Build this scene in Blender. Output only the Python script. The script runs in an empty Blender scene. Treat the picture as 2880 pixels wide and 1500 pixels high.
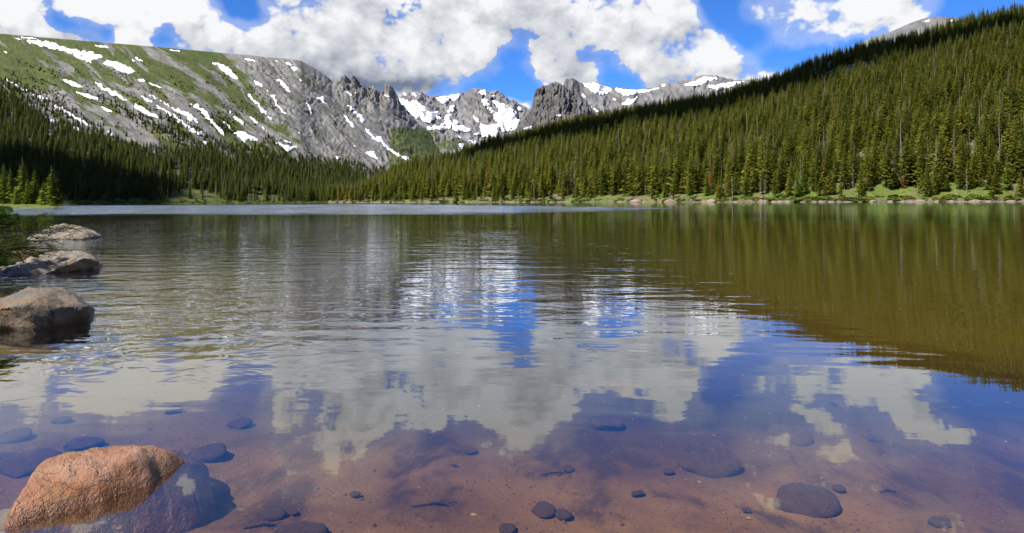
import bpy, bmesh, math, random
import numpy as np
from mathutils import Vector, Matrix
from mathutils.bvhtree import BVHTree

# ------------------------------------------------------------------ camera
F = 1877.0                    # focal length in photo pixels (2880 wide)
PX0, PY0 = 1440.0, 563.0      # principal point in the photo
EYE = 1.5                     # eye height above the water
ROLL = math.atan(14.0 / 2880)
SC = bpy.context.scene
COL = SC.collection
cam_d = bpy.data.cameras.new('camera')
cam = bpy.data.objects.new('camera', cam_d)
COL.objects.link(cam)
cam_d.sensor_width = 36.0
cam_d.lens = F / 2880 * 36
cam_d.shift_y = -(750 - PY0) / 2880
cam_d.clip_start = 0.05
cam_d.clip_end = 30000
cam.location = (0, 0, EYE)
cam.rotation_euler = (math.pi / 2, ROLL, 0)
SC.camera = cam

# ------------------------------------------------------------------ light
SUN_AZ = math.radians(227)    # compass bearing of the sun, 0 = +Y, 90 = +X
SUN_EL = math.radians(51)
sun_dir = Vector((math.sin(SUN_AZ) * math.cos(SUN_EL), math.cos(SUN_AZ) * math.cos(SUN_EL), math.sin(SUN_EL)))
sun_d = bpy.data.lights.new('sun', 'SUN')
sun_d.energy = 4.9
sun_d.angle = math.radians(0.53)
sun_d.color = (1.0, 0.95, 0.87)
sun = bpy.data.objects.new('sun', sun_d)
COL.objects.link(sun)
sun.rotation_euler = sun_dir.to_track_quat('Z', 'Y').to_euler()
sun.location = sun_dir * 50

SC.view_settings.view_transform = 'Standard'
SC.view_settings.look = 'None'
SC.view_settings.exposure = 0.95
SC.view_settings.gamma = 1.0
SC.view_settings.use_curve_mapping = False
SC.render.engine = 'CYCLES'
cy = SC.cycles
cy.use_denoising = True
cy.max_bounces = 6
cy.diffuse_bounces = 2
cy.glossy_bounces = 2
cy.transmission_bounces = 3
cy.transparent_max_bounces = 8
cy.caustics_reflective = False
cy.caustics_refractive = False
cy.use_adaptive_sampling = True
cy.adaptive_threshold = 0.015


# ------------------------------------------------------------------ node helper
class NT:
    def __init__(self, tree):
        self.t = tree
        self.n = tree.nodes
        self.l = tree.links

    def put(self, sock, v):
        if isinstance(v, bpy.types.NodeSocket):
            self.l.new(v, sock)
        elif isinstance(v, bpy.types.Node):
            self.l.new(v.outputs[0], sock)
        else:
            if hasattr(sock.default_value, '__len__') and not isinstance(v, (tuple, list, Vector)):
                v = (v,) * len(sock.default_value)
            if hasattr(sock.default_value, '__len__') and len(sock.default_value) == 4 and len(v) == 3:
                v = tuple(v) + (1,)
            sock.default_value = v

    def new(self, typ, ins=None, **props):
        nd = self.n.new(typ)
        for k, v in props.items():
            setattr(nd, k, v)
        for k, v in (ins or {}).items():
            self.put(nd.inputs[k], v)
        return nd

    def math(self, op, a, b=None, c=None, clamp=False):
        nd = self.n.new('ShaderNodeMath')
        nd.operation = op
        nd.use_clamp = clamp
        for i, v in enumerate((a, b, c)):
            if v is not None:
                self.put(nd.inputs[i], v)
        return nd.outputs[0]

    def vmath(self, op, a, b=None, out=0):
        nd = self.n.new('ShaderNodeVectorMath')
        nd.operation = op
        self.put(nd.inputs[0], a)
        if b is not None:
            if op == 'SCALE':
                self.put(nd.inputs['Scale'], b)
            else:
                self.put(nd.inputs[1], b)
        return nd.outputs[out]

    def noise(self, vec, scale, detail=4, rough=0.55, dist=0.0, dim='3D', out='Fac', lac=2.0):
        nd = self.new('ShaderNodeTexNoise', {'Vector': vec, 'Scale': scale, 'Detail': detail, 'Roughness': rough,
                                             'Distortion': dist, 'Lacunarity': lac}, noise_dimensions=dim)
        return nd.outputs[out]

    def mix(self, fac, a, b):
        nd = self.n.new('ShaderNodeMix')
        nd.data_type = 'RGBA'
        self.put(nd.inputs[0], fac)
        self.put(nd.inputs[6], a)
        self.put(nd.inputs[7], b)
        return nd.outputs[2]

    def ramp(self, v, lo, hi, a=0.0, b=1.0, smooth=True):
        nd = self.n.new('ShaderNodeMapRange')
        nd.interpolation_type = 'SMOOTHSTEP' if smooth else 'LINEAR'
        for i, x in enumerate((v, lo, hi, a, b)):
            self.put(nd.inputs[i], x)
        return nd.outputs[0]

    def xyz(self, v):
        s = self.n.new('ShaderNodeSeparateXYZ')
        self.put(s.inputs[0], v)
        return s.outputs

    def comb(self, x, y, z):
        s = self.n.new('ShaderNodeCombineXYZ')
        for i, v in enumerate((x, y, z)):
            self.put(s.inputs[i], v)
        return s.outputs[0]


def material(name):
    m = bpy.data.materials.new(name)
    m.use_nodes = True
    m.node_tree.nodes.clear()
    t = NT(m.node_tree)
    t.out = t.new('ShaderNodeOutputMaterial')
    return m, t


def principled(t, color, rough=0.8, normal=None, spec=0.3, **kw):
    ins = {'Base Color': color, 'Roughness': rough, 'Specular IOR Level': spec}
    if normal is not None:
        ins['Normal'] = normal
    p = t.new('ShaderNodeBsdfPrincipled', ins)
    for k, v in kw.items():
        t.put(p.inputs[k.replace('_', ' ')], v)
    t.l.new(p.outputs[0], t.out.inputs[0])
    return p


# ------------------------------------------------------------------ photo <-> level coordinates
CR, SR = math.cos(ROLL), math.sin(ROLL)


def level(x, y):
    """photo pixel -> (u right of, v above) the principal point in a level camera"""
    dx, dy = np.asarray(x, float) - PX0, np.asarray(y, float) - PY0
    return dx * CR - dy * SR, -(dx * SR + dy * CR)


def photo(u, v):
    dy = -np.asarray(v, float)
    u = np.asarray(u, float)
    return PX0 + u * CR + dy * SR, PY0 - u * SR + dy * CR


def P(x, y, Y):
    u, v = level(x, y)
    return Vector((u / F * Y, Y, EYE + v / F * Y))


def PW(x, y, z=0.0):
    """point on a horizontal plane at height z under a photo pixel"""
    u, v = level(x, y)
    Y = (z - EYE) / v * F
    return Vector((u / F * Y, Y, z))


# ------------------------------------------------------------------ sky with cumulus clouds
def build_world():
    w = bpy.data.worlds.new('World')
    SC.world = w
    w.use_nodes = True
    w.node_tree.nodes.clear()
    t = NT(w.node_tree)
    out = t.new('ShaderNodeOutputWorld')
    sky = t.new('ShaderNodeTexSky', sky_type='NISHITA', sun_disc=False, sun_elevation=SUN_EL, sun_rotation=SUN_AZ,
                altitude=3300, air_density=1.0, dust_density=0.1, ozone_density=4.0)
    g = t.new('ShaderNodeTexCoord')
    d = t.vmath('NORMALIZE', g.outputs['Generated'])
    x, y, z = t.xyz(d)
    az = t.math('ARCTAN2', x, y)
    el = t.math('ARCSINE', z)
    # soft cloud masses and gaps: photo x, photo y, radius x, radius y, weight
    blobs = [
        (40, 60, 130, 95, 0.85), (-160, 20, 200, 160, 0.6), (215, 105, 75, 30, 0.75), (370, 105, 70, 55, 0.8),
        (430, 30, 190, 50, 0.8), (300, 10, 160, 60, 0.6), (560, 90, 120, 60, 0.8), (420, -30, 230, 45, 0.4),
        (900, 120, 200, 120, 0.9), (820, 40, 120, 90, 0.7), (700, 150, 120, 50, 0.6), (980, -60, 190, 120, 0.9), (900, -170, 110, 70, 0.7),
        (1150, 150, 200, 100, 0.9), (1240, 90, 120, 90, 0.7), (1060, 225, 200, 45, 0.8), (1300, 40, 160, 60, 0.7),
        (1560, 130, 130, 80, 0.9), (1480, 20, 170, 70, 0.8), (1500, -70, 140, 80, 0.7), (1590, 210, 110, 45, 0.6), (1470, 300, 32, 16, 0.9), (1420, 285, 24, 10, 0.7),
        (1800, 60, 130, 110, 0.9), (1900, 150, 140, 80, 0.9), (2010, 190, 100, 55, 0.8), (2080, 205, 70, 28, 0.6), (1880, 20, 120, 80, 0.8), (1850, 235, 60, 22, 0.6),
        (2200, 50, 130, 60, 0.5), (2330, 60, 150, 60, 0.45), (2500, 30, 150, 60, 0.6), (2450, 80, 110, 35, 0.35), (2230, -110, 160, 100, 0.6), (2560, -70, 110, 70, 0.55),
        (940, 185, 120, 70, 1.1), (895, 165, 80, 50, 1.0), (1770, 105, 110, 45, 0.7), (1850, 120, 110, 60, 0.5),
        # gaps
        (150, 30, 45, 60, -0.9), (205, 68, 60, 22, -0.8), (300, 92, 28, 36, -0.8), (465, 95, 50, 50, -1.1), (680, 25, 55, 45, -1.1), (720, 55, 30, 20, -0.4),
        (1180, 15, 40, 30, -1.1), (1210, 42, 16, 14, -0.7), (1445, 150, 48, 68, -1.25), (1400, 245, 110, 25, -1.0), (1480, 225, 60, 35, -0.8), (1470, 95, 28, 20, -0.4),
        (1730, 210, 62, 48, -1.1), (1700, 145, 28, 30, -0.9), (1795, 235, 30, 22, -0.5), (1795, 0, 18, 14, -0.5), (2015, 25, 55, 55, -1.1), (2095, 105, 60, 40, -0.9),
        (2230, 175, 130, 30, -1.0), (2330, 140, 90, 20, -0.5), (2780, 30, 130, 70, -1.2), (2440, 115, 60, 20, -0.5), (2150, 5, 40, 20, -0.3),
        # above the frame
        (250, -150, 450, 70, -0.6), (650, -120, 90, 90, -0.5), (1240, -120, 60, 110, -0.7), (1760, -120, 110, 80, -0.7), (2850, -120, 180, 200, -0.9), (1440, -340, 1000, 130, -0.6),
    ]
    darks = [(1080, 240, 220, 36, 1.1), (930, 200, 130, 50, 0.3), (1600, 225, 130, 40, 0.4), (1850, 200, 160, 50, 0.2),
             (1500, 60, 130, 70, 0.15), (950, 60, 100, 80, 0.1), (2250, 110, 120, 50, 0.3), (1900, 250, 120, 30, 0.35), (700, 120, 90, 50, 0.2), (80, 110, 120, 40, 0.25)]
    rot = t.comb(az, el, 0.0)
    wob = t.noise(d, 22.0, 2, 0.6, out='Color')
    rot = t.vmath('ADD', rot, t.vmath('SCALE', t.vmath('SUBTRACT', wob, (0.5, 0.5, 0.5)), 0.035))

    def masses(lst, lift=0.0):
        acc = None
        for (bx, by, rx, ry, wt) in lst:
            u, v = level(bx, by)
            a0 = math.atan2(u, F)
            e0 = math.atan2(v, math.hypot(u, F)) - lift
            sx = rx / F * math.cos(a0) ** 2
            sy = ry / F * math.cos(a0)
            q = t.vmath('MULTIPLY', t.vmath('SUBTRACT', rot, (a0, e0, 0)), (1 / sx, 1 / sy, 0))
            r2 = t.vmath('DOT_PRODUCT', q, q, out=1)
            e = t.math('MULTIPLY', t.math('POWER', 2.718, t.math('MULTIPLY', r2, -0.9)), wt)
            acc = e if acc is None else t.math('ADD', acc, e)
        return acc
    # general cumulus field that goes on round the whole sky
    flat = t.vmath('MULTIPLY', d, (1, 1, 1.9))
    gen = t.ramp(t.noise(flat, 3.1, 3, 0.5), 0.35, 0.7, -0.45, 0.55)
    hi = t.ramp(el, 0.75, 1.3, 0.0, 0.5)
    low = t.ramp(el, -0.02, 0.05, 0.0, 1.0)
    skyc = t.vmath('MULTIPLY', sky.outputs[0], (0.30, 0.62, 1.02))
    dd = t.vmath('MULTIPLY', d, (1, 1, 1.25))
    n1 = t.noise(dd, 15.0, 9, 0.58, 0.15)
    up = Vector((-0.35, -0.05, 0.9)).normalized() * 0.028
    na = t.noise(dd, 15.0, 4, 0.55, 0.15)
    nb = t.noise(t.vmath('ADD', dd, tuple(up)), 15.0, 4, 0.55, 0.15)
    pw = t.vmath('ADD', dd, t.vmath('SCALE', t.vmath('SUBTRACT', t.noise(dd, 18.0, 3, 0.6, out='Color'), (0.5, 0.5, 0.5)), 0.045))
    vor = t.new('ShaderNodeTexVoronoi', {'Vector': pw, 'Scale': 19.0, 'Detail': 2.0, 'Roughness': 0.55, 'Lacunarity': 2.3, 'Smoothness': 0.35}, feature='SMOOTH_F1')
    puff = t.math('SUBTRACT', 0.74, vor.outputs['Distance'])
    base = t.math('SUBTRACT', t.math('MULTIPLY', gen, 0.55), hi)

    def clouded(extra, dark, above=None, core=None):
        acc = base if extra is None else t.math('ADD', base, extra)
        acc = t.math('MINIMUM', t.math('MAXIMUM', acc, -0.62), 0.70)
        c = t.math('ADD', acc, t.math('MULTIPLY', t.math('SUBTRACT', n1, 0.5), 2.7))
        c = t.math('ADD', c, t.math('MULTIPLY', puff, 0.9))
        if core is not None:
            c = t.math('ADD', c, core)
        dens = t.ramp(c, 0.0, t.ramp(gen, -0.3, 0.4, 0.55, 0.24))
        veil = t.ramp(t.math('ADD', acc, t.math('MULTIPLY', t.math('SUBTRACT', n1, 0.5), 1.6)), -0.5, 0.4, 0.0, 0.30)
        dens = t.math('MAXIMUM', dens, veil)
        # cloud above towards the sun shades what lies below it: white crowns, grey bases
        over = t.math('ADD', base if above is None else t.math('ADD', base, above), t.math('MULTIPLY', t.math('SUBTRACT', nb, 0.5), 2.6))
        lit = t.math('MULTIPLY_ADD', t.ramp(over, -0.15, 1.25), -0.42, 1.22)
        lit = t.math('ADD', lit, t.math('MULTIPLY', t.math('SUBTRACT', na, nb), 1.5))
        lit = t.math('ADD', lit, t.math('MULTIPLY', t.math('SUBTRACT', n1, 0.5), 0.35))
        lit = t.math('ADD', lit, t.math('MULTIPLY', puff, 0.55))
        if dark is not None:
            lit = t.math('SUBTRACT', lit, dark)
        lit = t.ramp(lit, -0.30, 1.0, smooth=False)
        ccol = t.mix(lit, (0.95, 1.15, 1.62), (4.85, 4.9, 5.0))
        col = t.mix(t.math('MULTIPLY', dens, low), skyc, ccol)
        return t.new('ShaderNodeBackground', {'Color': col, 'Strength': 0.10}).outputs[0]
    near = t.math('MULTIPLY', t.math('LESS_THAN', t.math('ABSOLUTE', az), 1.15), t.math('LESS_THAN', el, 0.72))
    mx = t.new('ShaderNodeMixShader', {0: near, 1: clouded(None, None), 2: clouded(masses(blobs), masses(darks), masses([b_ for b_ in blobs if b_[4] > 0.6 and b_[2] >= 110], 0.035), masses([(925, 180, 90, 60, 0.7), (1780, 100, 120, 60, 0.4), (1040, 60, 120, 60, 0.3)]))})
    t.l.new(mx.outputs[0], out.inputs[0])
    w.cycles.sampling_method = 'MANUAL'
    w.cycles.sample_map_resolution = 512


build_world()


# ------------------------------------------------------------------ numpy noise
def _hash(ix, iy, seed):
    h = (ix.astype(np.int64) * 374761393 + iy.astype(np.int64) * 668265263 + seed * 974634777) & 0xFFFFFFFF
    h = ((h ^ (h >> 13)) * 1274126177) & 0xFFFFFFFF
    return (h ^ (h >> 16)) & 0xFFFF


_G = np.array([(math.cos(a), math.sin(a)) for a in np.linspace(0, 2 * math.pi, 32, endpoint=False)])


def pn(x, y, seed=0):
    x, y = np.broadcast_arrays(np.asarray(x, float), np.asarray(y, float))
    ix, iy = np.floor(x), np.floor(y)
    fx, fy = x - ix, y - iy
    wx, wy = fx * fx * fx * (fx * (fx * 6 - 15) + 10), fy * fy * fy * (fy * (fy * 6 - 15) + 10)
    r = 0
    for a in (0, 1):
        for b in (0, 1):
            g = _G[_hash(ix + a, iy + b, seed) & 31]
            d = g[..., 0] * (fx - a) + g[..., 1] * (fy - b)
            r = r + d * (wx if a else 1 - wx) * (wy if b else 1 - wy)
    return r * 1.5


def fbm(x, y, oct=5, seed=0, gain=0.5):
    r, a, f = 0, 1.0, 1.0
    for i in range(oct):
        r = r + a * pn(np.asarray(x) * f + 17.3 * i, np.asarray(y) * f - 9.1 * i, seed + i)
        a *= gain
        f *= 2.03
    return r


def ridged(x, y, oct=5, seed=0, gain=0.5):
    r, a, f = 0, 1.0, 1.0
    for i in range(oct):
        r = r + a * (1 - 2 * np.abs(pn(np.asarray(x) * f + 31.7 * i, np.asarray(y) * f + 5.3 * i, seed + i)))
        a *= gain
        f *= 2.03
    return r


def sstep(x, a, b):
    q = np.clip((np.asarray(x, float) - a) / (b - a), 0, 1)
    return q * q * (3 - 2 * q)


def in_poly(px, py, poly):
    px, py = np.asarray(px), np.asarray(py)
    r = np.zeros(px.shape, bool)
    n = len(poly)
    for i in range(n):
        x1, y1 = poly[i]
        x2, y2 = poly[(i + 1) % n]
        if y1 == y2:
            continue
        c = ((y1 > py) != (y2 > py)) & (px < (x2 - x1) * (py - y1) / (y2 - y1) + x1)
        r ^= c
    return r


# ------------------------------------------------------------------ mesh helpers
def mesh_np(name, verts, faces, mat, smooth=True, attrs=None):
    """faces: (n,3) or (n,4) array"""
    verts = np.asarray(verts, np.float32)
    faces = np.asarray(faces, np.int32)
    me = bpy.data.meshes.new(name)
    me.vertices.add(len(verts))
    me.vertices.foreach_set('co', verts.ravel())
    k = faces.shape[1]
    me.loops.add(faces.size)
    me.loops.foreach_set('vertex_index', faces.ravel())
    me.polygons.add(len(faces))
    me.polygons.foreach_set('loop_start', np.arange(0, faces.size, k, dtype=np.int32))
    if smooth:
        me.polygons.foreach_set('use_smooth', np.ones(len(faces), bool))
    for an, av in (attrs or {}).items():
        at = me.attributes.new(an, 'FLOAT', 'POINT')
        at.data.foreach_set('value', np.asarray(av, np.float32).ravel())
    me.update(calc_edges=True)
    me.validate()
    if mat:
        me.materials.append(mat)
    return me


def obj(name, me, parent=None, label=None, cat=None, group=None, kind=None):
    o = bpy.data.objects.new(name, me)
    COL.objects.link(o)
    if parent is not None:
        o.parent = parent
    tag(o, label, cat, group, kind)
    return o


def tag(o, label=None, cat=None, group=None, kind=None):
    for k, v in (('label', label), ('category', cat), ('group', group), ('kind', kind)):
        if v:
            o[k] = v
    return o


def grid_faces(nr, nc):
    a = np.arange(nr * nc).reshape(nr, nc)
    return np.stack([a[:-1, :-1], a[:-1, 1:], a[1:, 1:], a[1:, :-1]], -1).reshape(-1, 4)


# ------------------------------------------------------------------ ground materials
def attr(t, name):
    return t.new('ShaderNodeAttribute', attribute_name=name).outputs['Fac']


def mat_mountain(name, rock1, rock2, grass1, grass2, warm, nscale):
    m, t = material(name)
    pos = t.new('ShaderNodeNewGeometry').outputs['Position']
    n1 = t.noise(pos, nscale, 8, 0.65)
    n2 = t.noise(pos, nscale * 9, 6, 0.7)
    n3 = t.noise(t.vmath('ADD', pos, (500, 20, 7)), nscale * 0.5, 4, 0.6)
    vor = t.new('ShaderNodeTexVoronoi', {'Vector': pos, 'Scale': nscale * 22}).outputs['Distance']
    rock = t.mix(t.ramp(n1, 0.35, 0.65), rock1, rock2)
    rock = t.mix(t.ramp(n3, 0.52, 0.72, 0, 0.75), rock, warm)
    rock = t.mix(t.ramp(n2, 0.35, 0.58, 0.38, 0.0), rock, (rock1[0] * .3, rock1[1] * .3, rock1[2] * .32))
    rock = t.mix(t.ramp(vor, 0.25, 0.75, 0.0, 0.35), rock, (rock2[0] * 1.2, rock2[1] * 1.2, rock2[2] * 1.2))
    tn = t.ramp(attr(t, 'tone'), 0.0, 1.0, 0.62, 1.22, smooth=False)
    rock = t.vmath('SCALE', rock, tn)
    gr = t.mix(t.ramp(n2, 0.38, 0.62), grass1, grass2)
    gr = t.vmath('SCALE', gr, t.ramp(attr(t, 'tone'), 0.0, 1.0, 0.75, 1.15, smooth=False))
    gr = t.mix(t.ramp(n3, 0.55, 0.75, 0.0, 0.7), gr, (grass2[0] * 1.5, grass2[1] * 1.02, grass2[2] * 1.1))
    ga = t.math('ADD', attr(t, 'grass'), t.math('MULTIPLY', t.math('SUBTRACT', n2, 0.5), 1.1))
    ga = t.math('ADD', ga, t.math('MULTIPLY', t.math('SUBTRACT', n1, 0.5), 0.5))
    col = t.mix(t.ramp(ga, 0.32, 0.66), rock, gr)
    bump = t.new('ShaderNodeBump', {'Height': t.math('ADD', t.math('MULTIPLY', n2, 0.5), t.math('MULTIPLY', vor, 0.35)), 'Strength': 0.7, 'Distance': 0.35 / nscale * 0.10})
    principled(t, col, 0.92, bump.outputs[0], 0.15)
    return m


M_TUNDRA = mat_mountain('tundra_slope', (0.1050, 0.1008, 0.0941), (0.1806, 0.1747, 0.1638), (0.0378, 0.0521, 0.0134), (0.0714, 0.0882, 0.0252), (0.1680, 0.1470, 0.1218), 0.028)
M_PEAK = mat_mountain('granite_peaks', (0.1092, 0.1092, 0.1134), (0.1764, 0.1722, 0.1722), (0.0420, 0.0546, 0.0185), (0.0756, 0.0882, 0.0294), (0.1680, 0.1428, 0.1176), 0.012)
M_HILL = mat_mountain('forest_floor', (0.085, 0.07, 0.048), (0.17, 0.145, 0.105), (0.060, 0.085, 0.016), (0.115, 0.145, 0.032), (0.17, 0.12, 0.075), 0.08)


def mat_snow():
    m, t = material('old_snow')
    pos = t.new('ShaderNodeNewGeometry').outputs['Position']
    n = t.noise(pos, 0.05, 6, 0.6)
    n2 = t.noise(pos, 0.4, 4, 0.6)
    col = t.mix(t.ramp(n, 0.45, 0.75, 0, 0.7), (0.76, 0.77, 0.80), (0.50, 0.47, 0.44))
    b = t.new('ShaderNodeBump', {'Height': t.math('ADD', n, t.math('MULTIPLY', n2, 0.2)), 'Strength': 0.6, 'Distance': 4.0})
    principled(t, col, 0.6, b.outputs[0], 0.2)
    return m


M_SNOW = mat_snow()

# ------------------------------------------------------------------ terrain from skylines
def interp_pts(pts):
    a = np.array(sorted(pts), float)
    return lambda q: np.interp(q, a[:, 0], a[:, 1])


class Terrain:
    """A mountain side: for each bearing a foot at Y0, a crest at R with the skyline height, and a back slope."""

    def __init__(self, sky, R, Y0, p, z0=0.0, bank=0.0, lower=0.0):
        u, v = level([q[0] for q in sky], [q[1] for q in sky])
        o = np.argsort(u)
        self.us, self.vs = u[o], v[o] - lower
        self.Rf = interp_pts([(level(a, 563)[0], b) for a, b in R])
        self.Y0f = interp_pts([(level(a, 563)[0], b) for a, b in Y0])
        self.p, self.z0, self.bank = p, z0, bank
        self.ud = np.linspace(self.us[0], self.us[-1], 600)
        vd = np.interp(self.ud, self.us, self.vs)
        half = max(2, int(90 / (self.ud[1] - self.ud[0])))
        pad = np.pad(vd, half, mode='edge')
        ker = np.hanning(2 * half + 3)[1:-1]
        self.vd = np.convolve(pad, ker / ker.sum(), mode='valid')

    def par(self, u):
        v = np.interp(u, self.us, self.vs)
        R = self.Rf(u)
        return v / F * R + EYE, R, self.Y0f(u)

    def z(self, X, Y):
        u = X / Y * F
        H, R, Y0 = self.par(u)
        s = (Y - Y0) / (R - Y0)
        return self.zs(H, R, Y0, s, Y, u), s, u

    def zs(self, H, R, Y0, s, Y, u):
        sp = np.clip(s, 0, 1)
        Hs_ = np.interp(u, self.ud, self.vd) / F * R + EYE
        H = Hs_ + (H - Hs_) * sstep(s, 0.66, 0.99)
        zf = self.z0 + (H - self.z0 - self.bank) * sp ** (self.p(H, R) if callable(self.p) else self.p)
        zf = zf + self.bank * (1 - np.exp(-np.clip(Y - Y0, 0, None) / 2.0))
        zb = np.clip(s - 1, 0, None)
        zf = zf - (H - self.z0) * (0.15 * zb + 1.1 * zb * zb)
        zf = np.where(s < 0, self.z0 - np.minimum((Y0 - Y) * 0.12, 8), zf)
        return zf


def streak(px, py, fa, fl, seed, oct=4):
    a = px * 0.80 + py * 0.60
    c = -px * 0.60 + py * 0.80
    a2 = a + 40 * pn(px / 220, py / 220, seed + 50)
    c2 = c + 26 * pn(px / 160, py / 160, seed + 60)
    return fbm(c2 / fa, a2 / fl, oct, seed)


def build_terrain(T, name, u0, u1, nu, rows, mat, disp, grassf, label):
    u = np.linspace(u0, u1, nu)[None, :]
    s = np.asarray(rows)[:, None]
    H, R, Y0 = T.par(u)
    Y = Y0 + s * (R - Y0)
    Y = np.broadcast_to(Y, (len(rows), nu))
    uu = np.broadcast_to(u, Y.shape)
    ss = np.broadcast_to(s, Y.shape)
    Z = T.zs(np.broadcast_to(H, Y.shape), np.broadcast_to(R, Y.shape), np.broadcast_to(Y0, Y.shape), ss, Y, uu)
    X = uu / F * Y
    vv = (Z - EYE) / Y * F
    px, py = photo(uu, vv)
    g = grassf(px, py, uu, ss, X, Y)
    dX, dY, dZ = disp(px, py, uu, ss, X, Y, g)
    verts = np.stack([X + dX, Y + dY, Z + dZ], -1).reshape(-1, 3)
    tone = 0.5 + 0.55 * streak(px, py, 7, 60, 811) + 0.35 * streak(px, py, 30, 150, 813)
    me = mesh_np(name, verts, grid_faces(len(rows), nu), mat, True, {'grass': g, 'tone': tone})
    o = obj(name, me, None, label, 'terrain', None, 'structure')
    f = grid_faces(len(rows), nu)
    o_bvh = BVHTree.FromPolygons([Vector(q) for q in verts.tolist()], f.tolist())
    return o, o_bvh


def add_snow(parent, bvh, polys, step=2.2, wob=5.0, lift=1.0, seed=0):
    for k, poly in enumerate(polys):
        poly = np.array(poly, float)
        x0, y0 = poly.min(0) - 5
        x1, y1 = poly.max(0) + 5
        st = step if (x1 - x0) * (y1 - y0) > 500 else step * 0.6
        gx = np.arange(x0, x1 + st, st)
        gy = np.arange(y0, y1 + st, st)
        GX, GY = np.meshgrid(gx, gy)
        size = min(x1 - x0, y1 - y0) - 10
        wb = min(wob, 0.5 + size * 0.07)
        wx = GX + wb * fbm(GX / 11, GY / 11, 3, 5 + seed)
        wy = GY + wb * fbm(GX / 11 + 40, GY / 11, 3, 9 + seed)
        ins = in_poly(wx, wy, poly)
        # melted-out holes
        ins &= ~(fbm(GX / 16, GY / 9, 3, 31 + seed) > 0.72)
        grown = ins.copy()
        grown[1:, :] |= ins[:-1, :]
        grown[:, 1:] |= ins[:, :-1]
        ins = grown
        if ins.sum() < 6:
            ins = in_poly(GX, GY, poly)
        U, V = level(GX, GY)
        idx = -np.ones(GX.shape, int)
        vs = []
        need = ins.copy()
        need[:-1, :] |= ins[1:, :]
        need[:, :-1] |= ins[:, 1:]
        org = Vector((0, 0, EYE))
        inner = ins.copy()
        inner[1:-1, 1:-1] &= ins[:-2, 1:-1] & ins[2:, 1:-1] & ins[1:-1, :-2] & ins[1:-1, 2:]
        for i, j in zip(*np.nonzero(ins)):
            d = Vector((U[i, j] / F, 1.0, V[i, j] / F)).normalized()
            hit, nrm, _, dist = bvh.ray_cast(org, d)
            if hit is None:
                continue
            if nrm.dot(d) > 0:
                nrm = -nrm
            l = lift * (1.6 if inner[i, j] else 0.25)
            idx[i, j] = len(vs)
            vs.append(hit + nrm * l - d * (lift * 0.8))
        fs = []
        nr, nc = GX.shape
        for i in range(nr - 1):
            for j in range(nc - 1):
                q = [idx[i, j], idx[i + 1, j], idx[i + 1, j + 1], idx[i, j + 1]]
                q = [a for a in q if a >= 0]
                if len(q) >= 3:
                    ys = [vs[a].y for a in q]
                    if max(ys) - min(ys) < 0.06 * ys[0]:
                        fs.append(q)
        if not fs:
            continue
        me = bpy.data.meshes.new('snow_patch')
        me.from_pydata(vs, [], fs)
        me.materials.append(M_SNOW)
        for p_ in me.polygons:
            p_.use_smooth = True
        obj('snow_patch', me, parent)


def Z1(*p):
    return [(0.462 * a, 0.462 * b) for a, b in p]


def Z2(*p):
    return [(900 + 0.462 * a, 0.462 * b) for a, b in p]


def Z3(*p):
    return [(1900 + 0.462 * a, 0.462 * b) for a, b in p]


def Z6(*p):
    return [(880 + 0.2235 * a, 200 + 0.2235 * b) for a, b in p]


def Z8(*p):
    return [(380 + 0.2459 * a, 150 + 0.2459 * b) for a, b in p]


# ---- the long tundra mountain with its jagged end ridge
T_LEFT = Terrain(
    sky=[(-700, 40), (-300, 70), (0, 95), (185, 111), (462, 134), (600, 147), (785, 164), (845, 170), (878, 189), (924, 219), (935, 230), (946, 227),
         (958, 224), (968, 217), (976, 219), (984, 222), (992, 219), (1000, 221), (1008, 232), (1018, 235), (1026, 240), (1036, 245), (1050, 241), (1058, 247),
         (1068, 258), (1076, 252), (1084, 244), (1094, 241), (1102, 248), (1112, 262), (1122, 277), (1130, 296), (1150, 318), (1175, 345), (1205, 372), (1250, 420), (1290, 470)],
    R=[(-700, 1100), (0, 1150), (400, 1200), (845, 1350), (940, 1420), (1100, 1650), (1290, 1700)],
    Y0=[(-700, 300), (0, 395), (170, 420), (400, 470), (900, 560), (1290, 640)], p=lambda H, R: 1.2 + 0.45 * sstep(R, 1220, 1420), bank=0.5)


def grass_left(px, py, u, s, X, Y):
    xb = np.interp(py, [150, 155, 230, 330, 420, 450, 470], [640, 650, 715, 800, 880, 930, 1000])
    xb = xb + 30 * fbm(px / 50, py / 40, 3, 71)
    g = sstep(xb - px, -25, 50)
    st = streak(px, py, 26, 190, 11)
    st2 = streak(px, py, 9, 70, 13)
    g = g * (0.98 - 1.5 * np.clip(st + 0.02 + 0.3 * st2, 0, 1))
    # talus fans above the trees
    tal = sstep(streak(px, py, 34, 230, 21) + 0.25 * sstep(py, 230, 330) - 0.2 * sstep(px, 500, 640), 0.10, 0.42) * sstep(py, 190, 270)
    g = g * (1 - 0.9 * tal)
    # green ledges in the rocky part
    led = sstep(px, 700, 760) * sstep(streak(px, py, 20, 110, 33), 0.22, 0.5) * sstep(px, 1130, 980)
    kn = sstep(px, 1075, 1110) * sstep(py, 345, 372)
    return np.clip(np.maximum(np.maximum(np.maximum(g, 0.5 * led), kn * 0.7), 0.9 * sstep(s, 0.12, 0.05)), 0, 1)


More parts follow.
